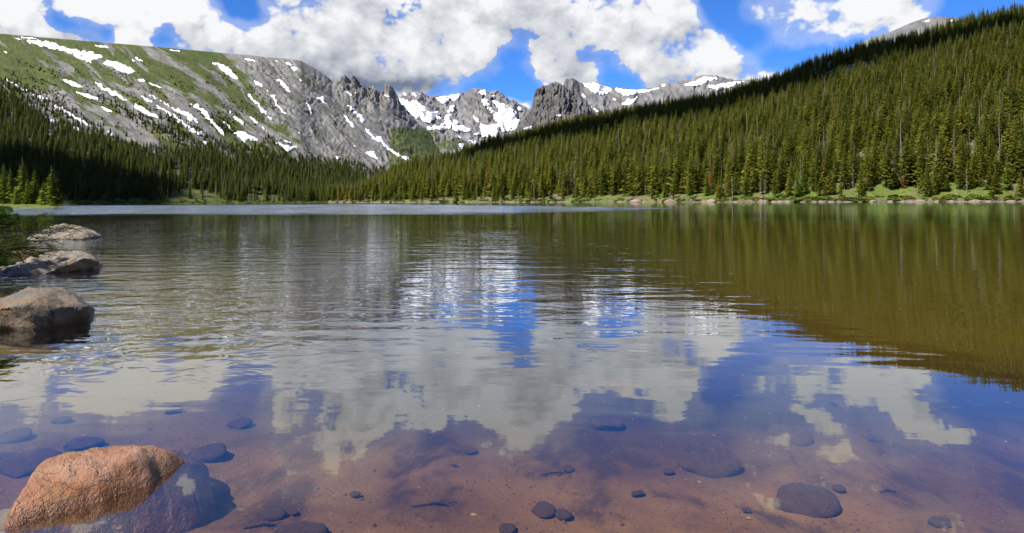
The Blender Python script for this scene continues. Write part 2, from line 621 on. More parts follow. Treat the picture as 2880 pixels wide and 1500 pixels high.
def disp_left(px, py, u, s, X, Y, g):
    rock = sstep(px, 640, 760)
    cl = sstep(fbm(px / 90, py / 70, 3, 91) + 0.25 * sstep(px, 780, 900), 0.05, 0.35) * rock
    jag = sstep(px, 938, 955) * sstep(s, 0.80, 0.97) * sstep(px, 1180, 1120)
    far = Y / 1500
    a = px * 0.72 + py * 0.69
    c = -px * 0.69 + py * 0.72
    c2 = c + 18 * pn(px / 90, py / 90, 8)
    gul = ridged(c2 / 52, a / 260, 6, 41, 0.58)
    fine = ridged(px / 16, py / 20, 4, 43)
    amp = (1.2 + 2.6 * rock + 1.6 * cl) * far * sstep(s, 0.05, 0.3)
    edge = 1 - 0.85 * sstep(s, 0.9, 1.0) * (1 - jag)
    dz = amp * (gul - 1.0) * edge + (0.5 + 1.3 * cl + 0.5 * rock + 2.6 * jag) * far * (fine - 1.0) * edge * sstep(s, 0.03, 0.2)
    dz = dz + 1.6 * fbm(X / 30, Y / 30, 4, 3) * sstep(s, 0.01, 0.1) * edge
    dy = -4 * cl * far * (fine - 1) + 16 * jag * (ridged(px / 12, py / 40, 3, 47) - 1)
    return np.zeros_like(dz), dy, dz


rows_left = np.concatenate([[-0.06, -0.02, 0.0, 0.002, 0.005, 0.01], np.linspace(0.02, 1.0, 330), np.linspace(1.012, 1.5, 16)])
mountain, bvh_left = build_terrain(T_LEFT, 'tundra_mountain', -2000, -145, 760, rows_left, M_TUNDRA, disp_left, grass_left,
                                   'long mountain with green tundra, grey scree gullies and streaks of old snow')
add_snow(mountain, bvh_left, [
    Z8((860, 95), (985, 125), (1090, 180), (1105, 215), (1165, 265), (1172, 302), (1120, 285), (1060, 250), (1000, 205), (955, 145)),
    Z8((1235, 57), (1330, 65), (1378, 92), (1300, 85)), Z8((1715, 88), (1760, 115), (1800, 135), (1780, 145), (1720, 115)),
    Z8((1780, 150), (1835, 155), (1860, 185), (1825, 208), (1795, 185)),
    Z8((1610, 290), (1640, 290), (1700, 340), (1735, 390), (1810, 478), (1745, 430), (1690, 375)),
    Z8((1335, 297), (1375, 315), (1410, 325), (1468, 385), (1430, 380), (1375, 345)),
    Z8((1545, 475), (1590, 470), (1620, 530), (1630, 600), (1690, 655), (1750, 715), (1690, 680), (1610, 600), (1590, 540)),
    Z8((1275, 460), (1310, 462), (1350, 520), (1420, 575), (1450, 635), (1500, 680), (1490, 705), (1440, 665), (1410, 610), (1340, 545)),
    Z8((1505, 715), (1555, 735), (1568, 762), (1530, 745)),
    Z8((1295, 720), (1340, 740), (1400, 800), (1470, 860), (1525, 905), (1480, 880), (1420, 830), (1350, 775)),
    Z8((1030, 628), (1080, 665), (1130, 710), (1160, 745), (1220, 770), (1253, 825), (1210, 800), (1150, 755), (1110, 700)),
    Z8((625, 580), (700, 582), (780, 635), (830, 680), (845, 730), (890, 770), (960, 840), (1010, 900), (1030, 937), (985, 920), (930, 870), (880, 800), (790, 710), (720, 635)),
    Z8((125, 460), (200, 490), (290, 540), (350, 570), (400, 610), (480, 640), (560, 670), (610, 670), (650, 700), (670, 740), (715, 765), (732, 803), (680, 785), (630, 755), (550, 700), (470, 665), (380, 600), (300, 550)),
    Z8((35, 462), (100, 505), (190, 545), (205, 570), (130, 545), (70, 495)),
    Z8((215, 580), (280, 605), (350, 655), (410, 690), (475, 740), (540, 775), (620, 830), (690, 880), (770, 920), (765, 945), (700, 920), (620, 870), (550, 810), (470, 760), (390, 700), (300, 640)),
    Z8((-15, 580), (50, 600), (130, 650), (200, 690), (270, 735), (200, 730), (100, 690), (0, 620)),
    Z8((1125, 905), (1195, 885), (1250, 900), (1290, 935), (1360, 960), (1410, 985), (1390, 1005), (1290, 985), (1250, 1000), (1265, 1030), (1240, 1010), (1190, 960)),
    Z8((1595, 1000), (1680, 1040), (1760, 1060), (1860, 1065), (1810, 1080), (1790, 1115), (1740, 1118), (1690, 1080), (1630, 1040)),
    Z8((1690, 990), (1760, 1010), (1795, 1030), (1730, 1015)), Z8((990, 775), (1040, 795), (1090, 845), (1085, 862), (1030, 810)),
    Z8((30, 300), (100, 300), (112, 325), (60, 325)), Z8((140, 330), (220, 350), (325, 400), (300, 400), (200, 365)),
    Z8((1955, 560), (1985, 590), (2010, 640), (2025, 690), (1990, 650)), Z8((2080, 740), (2130, 835), (2110, 810)),
    Z8((750, 990), (800, 1010), (830, 1030), (810, 1045), (770, 1030)), Z8((2280, 1170), (2360, 1180), (2340, 1205), (2310, 1200)),
    Z8((2375, 690), (2440, 760), (2440, 790), (2400, 740)), Z8((1880, 290), (1915, 325), (1890, 325)), Z8((590, 190), (605, 195), (598, 204)),
    Z8((1580, 80), (1630, 90), (1630, 98)), Z8((1500, 415), (1520, 430), (1515, 445)), Z8((1845, 885), (1880, 920), (1865, 915)),
    Z1((50, 225), (130, 238), (250, 248), (330, 260), (400, 290), (490, 310), (560, 320), (620, 345), (600, 360), (550, 355), (560, 380), (520, 375), (470, 350), (430, 320), (330, 295), (220, 275), (150, 245)),
    Z1((625, 380), (650, 368), (710, 378), (770, 400), (828, 435), (800, 448), (740, 440), (690, 410), (640, 395)),
    Z1((565, 272), (640, 278), (665, 290), (600, 285)), Z1((1025, 299), (1090, 307), (1097, 314), (1050, 308)),
    Z1((375, 485), (400, 482), (460, 505), (510, 530), (440, 525)), Z1((567, 490), (620, 520), (690, 555), (740, 590), (790, 608), (750, 605), (680, 575), (610, 535)),
    Z1((455, 555), (520, 570), (600, 598), (600, 610), (530, 595)), Z1((35, 480), (80, 505), (130, 535), (200, 570), (295, 600), (280, 610), (200, 580), (130, 545), (70, 510)),
    Z1((305, 625), (370, 650), (430, 690), (500, 735), (570, 775), (540, 770), (470, 730), (400, 685), (330, 650)), Z1((265, 705), (330, 735), (335, 750), (280, 725)),
    Z1((435, 765), (480, 780), (485, 797), (450, 785)), Z1((650, 795), (700, 820), (720, 840), (680, 827)), Z1((615, 645), (670, 670), (680, 687), (640, 675)),
    Z1((820, 345), (860, 363), (868, 373), (830, 360)), Z1((120, 221), (220, 231), (228, 238), (140, 231)), Z1((15, 312), (45, 320), (40, 326)), Z1((795, 357), (825, 372), (815, 376)),
    Z6((350, 365), (400, 390), (470, 450), (540, 510), (600, 560), (640, 600), (640, 650), (600, 620), (560, 560), (490, 490), (420, 420)),
    Z6((655, 690), (680, 720), (710, 770), (760, 820), (790, 845), (800, 800), (860, 830), (870, 870), (920, 910), (950, 960), (1020, 1010), (1100, 1050), (1180, 1075), (1240, 1115), (1230, 1145), (1150, 1110), (1050, 1060), (960, 1000), (880, 930), (800, 870), (720, 820), (680, 770)),
    Z6((375, 540), (420, 580), (470, 640), (540, 720), (480, 680), (420, 620)), Z6((0, 295), (60, 340), (130, 310), (140, 390), (200, 440), (130, 400), (60, 350)),
    Z6((665, 1030), (710, 1000), (760, 1010), (780, 1060), (820, 1120), (760, 1085)), Z6((310, 175), (400, 240), (510, 325), (460, 300), (380, 235)),
    Z6((50, 590), (105, 690), (80, 650)), Z6((890, 290), (960, 320), (960, 330), (920, 318)), Z6((975, 340), (1045, 385), (1000, 370)), Z6((330, 115), (355, 115), (340, 140)),
    Z6((450, 960), (510, 1000), (480, 985)), Z6((480, 890), (560, 960), (530, 945)), Z6((520, 255), (570, 288), (540, 275)),
], lift=0.8)

# ---- grassy knoll at the head of the valley
T_KNOLL = Terrain(sky=[(1040, 480), (1075, 395), (1099, 372), (1130, 366), (1159, 364), (1190, 366), (1214, 368), (1270, 384), (1316, 398), (1343, 408), (1400, 425), (1500, 450), (1560, 480)],
                  R=[(1040, 1750), (1560, 1800)], Y0=[(1040, 1150), (1560, 1150)], p=0.9, z0=-5)


def grass_knoll(px, py, u, s, X, Y):
    return np.clip(0.58 * sstep(fbm(px / 40, py / 22, 4, 101) + 0.25 * sstep(s, 0.4, 0.8), -0.25, 0.2) * sstep(s, 0.15, 0.6), 0, 1)


def disp_knoll(px, py, u, s, X, Y, g):
    r = ridged(px / 26, py / 30, 4, 111)
    e = 1 - 0.6 * sstep(s, 0.9, 1)
    return 0 * r, -12 * (r - 1) * (1 - 0.6 * g), 5 * (r - 1) * e * (1 - 0.4 * g) + 2.5 * fbm(px / 9, py / 9, 3, 113) * e


knoll, bvh_knoll = build_terrain(T_KNOLL, 'grassy_knoll', *[float(level(q, 480)[0]) for q in (1040, 1560)], 260,
                                 np.concatenate([np.linspace(-0.05, 1, 110), np.linspace(1.03, 1.6, 10)]), M_TUNDRA, disp_knoll, grass_knoll,
                                 'green grassy knoll with pale rock outcrops at the valley head')
add_snow(knoll, bvh_knoll, [Z6((1140, 810), (1170, 850), (1220, 910), (1160, 890), (1130, 850)), Z6((945, 815), (990, 835), (1090, 875), (1030, 865)),
                            Z2((845, 875), (875, 872), (872, 925), (862, 922)), Z6((1160, 720), (1230, 745), (1200, 742))], lift=1.0)

# ---- snowy cirque
T_CIRQUE = Terrain(sky=[(1000, 330), (1060, 300), (1118, 282), (1131, 264), (1149, 261), (1168, 259), (1176, 256), (1184, 257), (1192, 264), (1205, 270), (1223, 273), (1251, 270), (1270, 271), (1293, 266),
                        (1300, 260), (1307, 256), (1318, 252), (1330, 250), (1345, 250), (1362, 252), (1374, 256), (1385, 259), (1392, 256), (1399, 256), (1406, 259), (1413, 263), (1422, 273), (1431, 282),
                        (1440, 282), (1450, 283), (1460, 290), (1473, 296), (1491, 307), (1520, 320), (1600, 360)],
                   R=[(1000, 4200), (1250, 4400), (1600, 4000)], Y0=[(1000, 2600), (1600, 2500)], p=1.6, z0=170)


def grass_none(px, py, u, s, X, Y):
    return 0.22 * sstep(fbm(px / 40, py / 20, 3, 7), 0.1, 0.5) * sstep(s, 0.5, 0.1)


def disp_cirque(px, py, u, s, X, Y, g):
    r = ridged(px / 46 + 0.2 * pn(px / 30, py / 30, 5), py / 90, 4, 121, 0.5)
    f = ridged(px / 12, py / 12, 4, 123)
    e = 1 - 0.7 * sstep(s, 0.88, 1)
    w = sstep(s, 0.05, 0.4)
    return 4 * (f - 1) * w * e, (-55 * (r - 1) - 2 * (f - 1)) * w, (7 * (r - 1) + 1.2 * (f - 1)) * e * w


def z2r(*q):
    return [float(level(a, 480)[0]) for a in q]


cirque, bvh_cirque = build_terrain(T_CIRQUE, 'snowy_cirque', *z2r(1000, 1600), 420, np.concatenate([np.linspace(-0.05, 1, 210), np.linspace(1.02, 1.4, 10)]),
                                   M_PEAK, disp_cirque, grass_none, 'ring of grey rock peaks with broad white snowfields and couloirs')
add_snow(cirque, bvh_cirque, [
    Z6((1070, 440), (1100, 360), (1150, 355), (1230, 390), (1320, 395), (1350, 440), (1390, 470), (1400, 510), (1480, 520), (1600, 530), (1540, 570), (1610, 600), (1480, 610), (1470, 660), (1400, 640), (1350, 610), (1280, 580), (1220, 570), (1240, 620), (1350, 690), (1260, 660), (1200, 560), (1150, 500)),
    Z6((1480, 315), (1560, 340), (1600, 322), (1690, 322), (1780, 305), (1845, 298), (1840, 330), (1770, 380), (1730, 350), (1690, 390), (1620, 415), (1560, 350)),
    Z6((1140, 290), (1170, 282), (1180, 305), (1150, 312)), Z6((1205, 282), (1290, 288), (1300, 330), (1250, 302)),
    Z6((1760, 420), (1775, 460), (1740, 500), (1720, 560), (1730, 640), (1770, 680), (1700, 735), (1640, 740), (1580, 745), (1500, 720), (1490, 690), (1600, 700), (1680, 650), (1660, 580), (1700, 570), (1700, 450), (1715, 520)),
    Z6((1770, 620), (1810, 650), (1830, 700), (1900, 700), (1960, 745), (2010, 765), (1900, 765), (1820, 755), (1770, 740)),
    Z6((2070, 255), (2120, 255), (2180, 246), (2180, 310), (2140, 320), (2110, 280)), Z6((1430, 710), (1500, 720), (1520, 740), (1450, 735)),
    Z2((980, 615), (1015, 605), (1025, 640), (1060, 690), (1100, 690), (1070, 650), (1045, 610), (1090, 625), (1160, 665), (1180, 690), (1190, 730), (1225, 740), (1200, 790), (1140, 790), (1090, 780), (1060, 835), (990, 830), (935, 820), (980, 800), (970, 760), (1030, 775), (1090, 765), (1060, 720), (1020, 660)),
    Z2((1040, 580), (1070, 585), (1065, 600), (1035, 595)), Z2((1198, 658), (1225, 660), (1222, 680), (1205, 676)), Z2((925, 700), (945, 720), (965, 725), (965, 750), (945, 740)),
    Z2((895, 850), (960, 868), (940, 876)), Z2((1100, 792), (1150, 785), (1145, 803), (1110, 802)), Z2((828, 825), (860, 838), (845, 842)),
], step=2.0, lift=9.0, seed=3)

# ---- dark pyramid and the snow-capped ridge behind the forest
T_RIDGE = Terrain(sky=[(1480, 420), (1560, 300), (1584, 250), (1588, 228), (1593, 221), (1597, 225), (1603, 223), (1611, 223), (1625, 226), (1639, 231), (1685, 236), (1732, 243), (1760, 249), (1787, 252), (1806, 252), (1824, 250), (1861, 238),
                       (1890, 234), (1916, 229), (1946, 221), (1960, 214), (1979, 210), (2000, 211), (2015, 213), (2040, 220), (2071, 226), (2103, 224), (2150, 232), (2300, 260), (2500, 330)],
                  R=[(1480, 3300), (1700, 3500), (2500, 3300)], Y0=[(1480, 2000), (2500, 1900)], p=1.35, z0=60)


def disp_ridge(px, py, u, s, X, Y, g):
    r = ridged(px / 70, py / 120, 5, 131)
    f = ridged(px / 14, py / 14, 4, 133)
    e = 1 - 0.9 * sstep(s, 0.85, 1)
    w = sstep(s, 0.05, 0.4)
    return 3 * (f - 1) * w * e, -40 * (r - 1) * w, (8 * (r - 1) + 3 * (f - 1)) * e * w


def grass_ridge(px, py, u, s, X, Y):
    return 0.45 * sstep(fbm(px / 60, py / 30, 3, 17), 0.0, 0.4) * sstep(px, 1800, 1650)


ridge, bvh_ridge = build_terrain(T_RIDGE, 'snow_capped_ridge', *z2r(1480, 2500), 460, np.concatenate([np.linspace(-0.05, 1, 160), np.linspace(1.02, 1.4, 10)]),
                                 M_PEAK, disp_ridge, grass_ridge, 'grey ridge with snow along its crest behind the forest')
add_snow(ridge, bvh_ridge, [
    Z2((1580, 492), (1680, 512), (1770, 541), (1775, 555), (1720, 578), (1660, 560), (1620, 530)),
    Z2((1790, 537), (1900, 552), (2000, 548), (2070, 528), (2065, 537), (1970, 565), (1910, 572), (1850, 582), (1800, 552)),
    Z2((1835, 630), (1865, 622), (1872, 600), (1890, 615), (1930, 590), (1925, 610), (1880, 640), (1840, 638)), Z2((1585, 570), (1620, 590), (1610, 602)),
    Z2((1780, 598), (1808, 615), (1795, 615)), Z2((2080, 518), (2110, 514), (2100, 530), (2085, 530)),
    Z3((45, 520), (130, 490), (170, 472), (275, 477), (200, 492), (140, 525)), Z3((190, 530), (240, 517), (330, 503), (430, 494), (400, 503), (330, 530), (260, 545)),
], step=2.0, lift=5.0, seed=5)

T_DARK = Terrain(sky=[(1390, 420), (1430, 380), (1459, 351), (1478, 330), (1494, 306), (1500, 280), (1505, 258), (1511, 250), (1520, 247), (1524, 243), (1534, 240), (1547, 237), (1555, 234), (1560, 231), (1572, 235), (1584, 240), (1600, 252), (1630, 270), (1660, 290), (1700, 320), (1760, 360), (1800, 400)],
                 R=[(1390, 2500), (1800, 2500)], Y0=[(1390, 1850), (1800, 1750)], p=1.0, z0=40)


def disp_dark(px, py, u, s, X, Y, g):
    r = ridged(px / 30 + 0.3 * pn(px / 20, py / 20, 5), py / 110, 5, 141, 0.55)
    f = ridged(px / 10, py / 9, 4, 143)
    e = 1 - 0.8 * sstep(s, 0.86, 1)
    w = sstep(s, 0.05, 0.3)
    return 2 * (f - 1) * e, (-26 * (r - 1) - 3 * (f - 1)) * w, (4 * (r - 1) + 1 * (f - 1)) * e * w


M_DARK = mat_mountain('dark_granite', (0.0630, 0.0613, 0.0655), (0.1134, 0.1075, 0.1050), (0.0420, 0.0504, 0.0210), (0.0924, 0.0924, 0.0420), (0.1428, 0.1218, 0.0882), 0.016)
dark, bvh_dark = build_terrain(T_DARK, 'pyramid_peak', *z2r(1390, 1800), 260, np.concatenate([np.linspace(-0.05, 1, 150), np.linspace(1.02, 1.4, 10)]),
                               M_DARK, disp_dark, grass_none, 'dark grey pyramid peak with a sheer cliff beside the snowy cirque')
add_snow(dark, bvh_dark, [Z2((1645, 645), (1680, 665), (1702, 687), (1680, 674)), Z2((1225, 780), (1285, 765), (1280, 795), (1240, 785)), Z2((1515, 540), (1552, 550), (1540, 562)),
                          Z2((1420, 700), (1470, 697), (1460, 708))], lift=2.0)

# ---- bald summit behind the right-hand hill
T_BALD = Terrain(sky=[(2200, 260), (2440, 110), (2500, 92), (2560, 65), (2605, 50), (2640, 47), (2690, 50), (2760, 70), (2900, 130), (3100, 200)],
                 R=[(2200, 2400), (3100, 2300)], Y0=[(2200, 1300), (3100, 1300)], p=1.1, z0=40)


def disp_bald(px, py, u, s, X, Y, g):
    f = fbm(px / 20, py / 14, 5, 151)
    return 0 * f, 0 * f, 5 * f * (1 - 0.8 * sstep(s, 0.85, 1))


bald, bvh_bald = build_terrain(T_BALD, 'bald_summit', *z2r(2200, 3100), 200, np.concatenate([np.linspace(-0.05, 1, 80), np.linspace(1.02, 1.4, 8)]),
                               M_PEAK, disp_bald, lambda px, py, u, s, X, Y: 0.35 + 0 * px, 'smooth bare grey summit peeking over the forested hill')
add_snow(bald, bvh_bald, [Z3((1495, 132), (1545, 118), (1542, 130)), Z3((1660, 128), (1690, 120), (1688, 130))], lift=2.0)

# ---- forested hill along the far bank
T_HILL = Terrain(sky=[(900, 563), (960, 556), (1020, 535), (1080, 505), (1159, 468), (1270, 452), (1362, 418), (1454, 395), (1584, 357), (1755, 326), (1900, 302), (2039, 277), (2140, 242), (2196, 228), (2246, 206),
                      (2316, 178), (2408, 148), (2500, 130), (2593, 111), (2685, 82), (2778, 58), (2880, 40), (3000, 20), (3300, -10), (3800, 60)],
                 R=[(900, 760), (1160, 820), (1500, 880), (1900, 880), (2300, 820), (2880, 720), (3800, 650)],
                 Y0=[(900, 575), (1000, 530), (1150, 490), (1500, 400), (1900, 312), (2300, 268), (2880, 232), (3300, 200), (3800, 150)], p=1.05, bank=0.9)

OUTCROP = [(2270, 196), (2302, 172), (2350, 172), (2372, 190), (2420, 172), (2480, 158), (2560, 148), (2570, 165), (2490, 180), (2420, 200), (2360, 212), (2280, 214)]


def grass_hill(px, py, u, s, X, Y):
    bank = sstep(s, 0.085, 0.02) * (0.75 + 0.6 * fbm(X / 18, Y / 18, 3, 161))
    oc = in_poly(px, py, [(a, b + 14) for a, b in OUTCROP]) * 1.0
    return np.clip(np.maximum(bank, 0.35 - 0.35 * oc), 0, 1) * sstep(Y - T_HILL.Y0f(u), 0.3, 2.5)


def disp_hill(px, py, u, s, X, Y, g):
    w = sstep(s, 0.03, 0.15)
    e = 1 - 0.5 * sstep(s, 0.9, 1)
    oc = in_poly(px, py, [(a, b + 14) for a, b in OUTCROP]) * 1.0
    d = 4.0 * fbm(X / 45, Y / 45, 4, 171) * w * e + 5 * oc * ridged(X / 14, Y / 10, 3, 173)
    d = d + 0.25 * fbm(X / 5, Y / 5, 3, 175) * sstep(s, 0.002, 0.01)
    return 0 * d, 1.8 * fbm(X / 13, Y / 40, 3, 177) * sstep(s, 0.03, 0.0), d


rows_hill = np.concatenate([[-0.06, -0.02, -0.006, 0.0, 0.001, 0.002, 0.004, 0.006, 0.01], np.linspace(0.014, 0.1, 22), np.linspace(0.107, 1.0, 130), np.linspace(1.02, 1.6, 14)])
hill, bvh_hill = build_terrain(T_HILL, 'forest_hill', *z2r(905, 3700), 620, rows_hill, M_HILL, disp_hill, grass_hill,
                               'steep hillside of spruce forest rising behind the grassy far bank')

# ------------------------------------------------------------------ lake bed, near shore and water
def ground_z(X, Y):
    d = np.interp(Y, [-8, 0.6, 1.6, 3, 6, 10, 20, 45, 120, 500], [0.9, 0.12, -0.14, -0.30, -0.42, -0.62, -1.3, -3.0, -6.0, -7.0])
    edge = -0.815 * Y - 0.55 - 0.5 * pn(Y / 3.0, Y * 0 + 0.3, 3)
    k = X - edge                                     # >0 on the lake side of the left bank
    bank = np.clip(-k, 0, None)
    zb = np.minimum(0.10 + 0.22 * bank, 1.2 + 0.02 * bank) * sstep(k, 0.25, -0.35)
    near = sstep(Y, 150, 60)
    d = d * (1 - near) + near * np.where(k < 0.6, np.maximum(d, -0.35 + (0.6 - k) * 0.5), d)
    d = np.where((Y < 60) & (k > 0), np.maximum(d, d * sstep(Y, 40, 60) + (1 - sstep(Y, 40, 60)) * (-0.14 - 0.085 * k)), d)
    d = np.where(k < 0.25, np.maximum(d, d * (1 - near * sstep(k, 0.25, -0.35)) + zb * near), d)
    d = d + 0.035 * fbm(X / 0.9, Y / 0.9, 4, 201) * sstep(Y, 60, 20) + 0.05 * fbm(X / 3, Y / 3, 3, 203)
    return d


def build_ground():
    a = np.linspace(-1, 1, 420)
    xs = np.sinh(a * 6.6) / np.sinh(6.6) * 5000
    xs = np.sort(np.unique(np.concatenate([xs, np.linspace(-9, 8, 150)])))
    b = np.linspace(0, 1, 300)
    ys = np.concatenate([[-5000, -1000, -200, -60, -25, -12, -6, -3, -1.5, -0.5], (np.exp(b * 8.6) - 1) / (math.exp(8.6) - 1) * 7000 + 0.0])
    ys = np.sort(np.unique(np.concatenate([ys, np.linspace(0, 9, 120)])))
    X, Y = np.meshgrid(xs, ys)
    Z = ground_z(X, Y)
    m, t = material('lake_bed')
    pos = t.new('ShaderNodeNewGeometry').outputs['Position']
    x, y, z = t.xyz(pos)
    n1 = t.noise(pos, 0.8, 5, 0.6)
    n2 = t.noise(pos, 45.0, 4, 0.7)
    n3 = t.noise(t.vmath('MULTIPLY', pos, (1, 0.6, 1)), 2.2, 6, 0.65, 0.4)
    sand = t.mix(t.ramp(n1, 0.35, 0.65), (0.110, 0.058, 0.021), (0.225, 0.128, 0.046))
    sand = t.mix(t.ramp(n3, 0.48, 0.62, 0, 0.75), sand, (0.040, 0.024, 0.017))
    sand = t.mix(t.ramp(n2, 0.58, 0.72, 0, 0.8), sand, (0.22, 0.12, 0.045))
    sand = t.mix(t.ramp(n2, 0.42, 0.30, 0, 0.85), sand, (0.06, 0.035, 0.03))
    tan = t.math('MULTIPLY', t.ramp(t.noise(t.vmath('ADD', pos, (2.2, 0.4, 0)), 0.55, 3, 0.5), 0.42, 0.6), t.ramp(y, 3.9, 2.9))
    sand = t.mix(t.math('MULTIPLY', tan, 0.85), sand, (0.29, 0.18, 0.08))
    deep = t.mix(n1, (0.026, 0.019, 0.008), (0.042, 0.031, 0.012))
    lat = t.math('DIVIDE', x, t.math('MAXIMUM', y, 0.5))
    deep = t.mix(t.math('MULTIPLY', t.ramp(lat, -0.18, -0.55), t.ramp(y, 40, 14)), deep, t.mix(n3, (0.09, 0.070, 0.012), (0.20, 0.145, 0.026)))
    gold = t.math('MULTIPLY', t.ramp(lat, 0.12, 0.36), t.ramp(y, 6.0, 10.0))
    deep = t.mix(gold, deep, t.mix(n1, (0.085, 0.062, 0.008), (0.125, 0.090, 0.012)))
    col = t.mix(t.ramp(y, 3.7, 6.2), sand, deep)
    land = t.mix(t.ramp(n3, 0.4, 0.6), (0.05, 0.075, 0.02), (0.12, 0.09, 0.05))
    col = t.mix(t.ramp(z, 0.0, 0.12), col, land)
    bump = t.new('ShaderNodeBump', {'Height': t.math('ADD', n2, n3), 'Strength': 0.5, 'Distance': 0.02})
    principled(t, col, 0.95, bump.outputs[0], 0.1)
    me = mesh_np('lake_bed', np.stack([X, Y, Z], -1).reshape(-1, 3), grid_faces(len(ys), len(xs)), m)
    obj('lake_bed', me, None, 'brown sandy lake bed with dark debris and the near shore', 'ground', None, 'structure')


build_ground()


def build_water():
    m, t = material('lake_water')
    pos = t.new('ShaderNodeNewGeometry').outputs['Position']
    x, y, z = t.xyz(pos)
    yn = t.math('MAXIMUM', y, 0.5)
    lat = t.math('DIVIDE', x, yn)                              # bearing: <0 left, >0 right
    # zones: calm shallows, rippled middle, glassy water below the forest, wind-ruffled sheet far out
    patch = t.noise(t.vmath('MULTIPLY', pos, (1, 0.6, 1)), 0.10, 3, 0.5)
    mid = t.math('MULTIPLY', t.ramp(y, 4.3, 8.5), t.ramp(y, 130, 30))
    lee = t.ramp(lat, 0.02, 0.40, 1.0, 0.34)
    left = t.ramp(lat, -0.02, -0.45, 0.0, 1.0)
    amp = t.math('MULTIPLY', mid, lee)
    amp = t.math('MULTIPLY', amp, t.ramp(patch, 0.3, 0.7, 0.55, 1.35))
    # long soft ripples, crests across the view
    wv = t.comb(t.math('MULTIPLY', x, 0.30), y, 0.0)
    r1 = t.noise(wv, 1.6, 2, 0.45, 0.5)
    r2 = t.noise(t.comb(t.math('MULTIPLY', x, 0.5), t.math('ADD', y, t.math('MULTIPLY', x, 0.25)), 3.0), 5.5, 2, 0.5, 0.4)
    chop = t.noise(t.comb(t.math('MULTIPLY', x, 0.75), y, 7.0), 3.0, 2, 0.5, 0.8)
    calm = t.noise(t.comb(t.math('MULTIPLY', x, 0.35), t.math('ADD', y, t.math('MULTIPLY', x, 0.12)), 1.0), 1.7, 2, 0.4, 0.3)
    fine = t.noise(t.comb(t.math('MULTIPLY', x, 0.30), y, 2.0), 9.0, 2, 0.5)
    h = t.math('MULTIPLY', t.math('MULTIPLY', r1, 0.019), amp)
    h = t.math('ADD', h, t.math('MULTIPLY', t.math('MULTIPLY', r2, 0.0042), amp))
    h = t.math('ADD', h, t.math('MULTIPLY', t.math('MULTIPLY', chop, 0.017), t.math('MULTIPLY', amp, left)))
    h = t.math('ADD', h, t.math('MULTIPLY', calm, t.ramp(y, 3.6, 7.0, 0.0022, 0.0055)))
    h = t.math('ADD', h, t.math('MULTIPLY', fine, t.ramp(y, 6.0, 12.0, 0.0002, 0.0013)))
    bump = t.new('ShaderNodeBump', {'Height': h, 'Strength': 1.0, 'Distance': 1.0})
    # wind-ruffled sheet: far edge 176 - 2.1 X, near edge about 75
    nz = t.math('MULTIPLY', t.math('SUBTRACT', t.noise(t.vmath('MULTIPLY', pos, (0.35, 1, 1)), 0.09, 3, 0.6), 0.5), 36)
    fe = t.math('MINIMUM', t.math('MULTIPLY_ADD', x, -2.1, 176), 290)
    ne = t.math('MULTIPLY_ADD', t.math('MAXIMUM', x, 0), 1.15, 74)
    yy = t.math('ADD', y, nz)
    band = t.math('MULTIPLY', t.ramp(t.math('SUBTRACT', fe, yy), -8, 10), t.ramp(t.math('SUBTRACT', yy, ne), -14, 14))
    rough = t.math('MULTIPLY', band, t.ramp(t.noise(t.vmath('MULTIPLY', pos, (0.25, 1, 1)), 0.30, 4, 0.65), 0.35, 0.65, 0.12, 0.27))
    rough = t.math('MAXIMUM', rough, t.ramp(y, 25, 90, 0.0, 0.04))
    # two-sided Schlick reflectance: the surface lets sun and view through the same way
    inc = t.new('ShaderNodeNewGeometry').outputs['Incoming']
    cosi = t.math('MINIMUM', t.math('ABSOLUTE', t.vmath('DOT_PRODUCT', inc, bump.outputs[0], out=1)), 1.0)
    fr = t.math('MULTIPLY_ADD', t.math('POWER', t.math('SUBTRACT', 1.0, cosi), 3.4), 0.975, 0.015)
    gl = t.new('ShaderNodeBsdfGlossy', {'Color': (0.86, 0.93, 1.0), 'Roughness': rough, 'Normal': bump.outputs[0]})
    tr = t.new('ShaderNodeBsdfTransparent', {'Color': (0.82, 0.77, 0.68)})
    mx = t.new('ShaderNodeMixShader', {0: fr, 1: tr.outputs[0], 2: gl.outputs[0]})
    t.l.new(mx.outputs[0], t.out.inputs[0])
    xs = np.concatenate([np.linspace(-1500, -100, 8), np.linspace(-80, 80, 17), np.linspace(100, 1500, 8)])
    ys = np.concatenate([np.linspace(-3, 60, 22), np.linspace(80, 760, 18)])
    X, Y = np.meshgrid(xs, ys)
    me = mesh_np('lake_water', np.stack([X, Y, 0 * X], -1).reshape(-1, 3), grid_faces(len(ys), len(xs)), m)
    obj('lake_water', me, None, 'clear lake water, glassy near the shore and ruffled far out', 'lake', None, 'structure')


build_water()

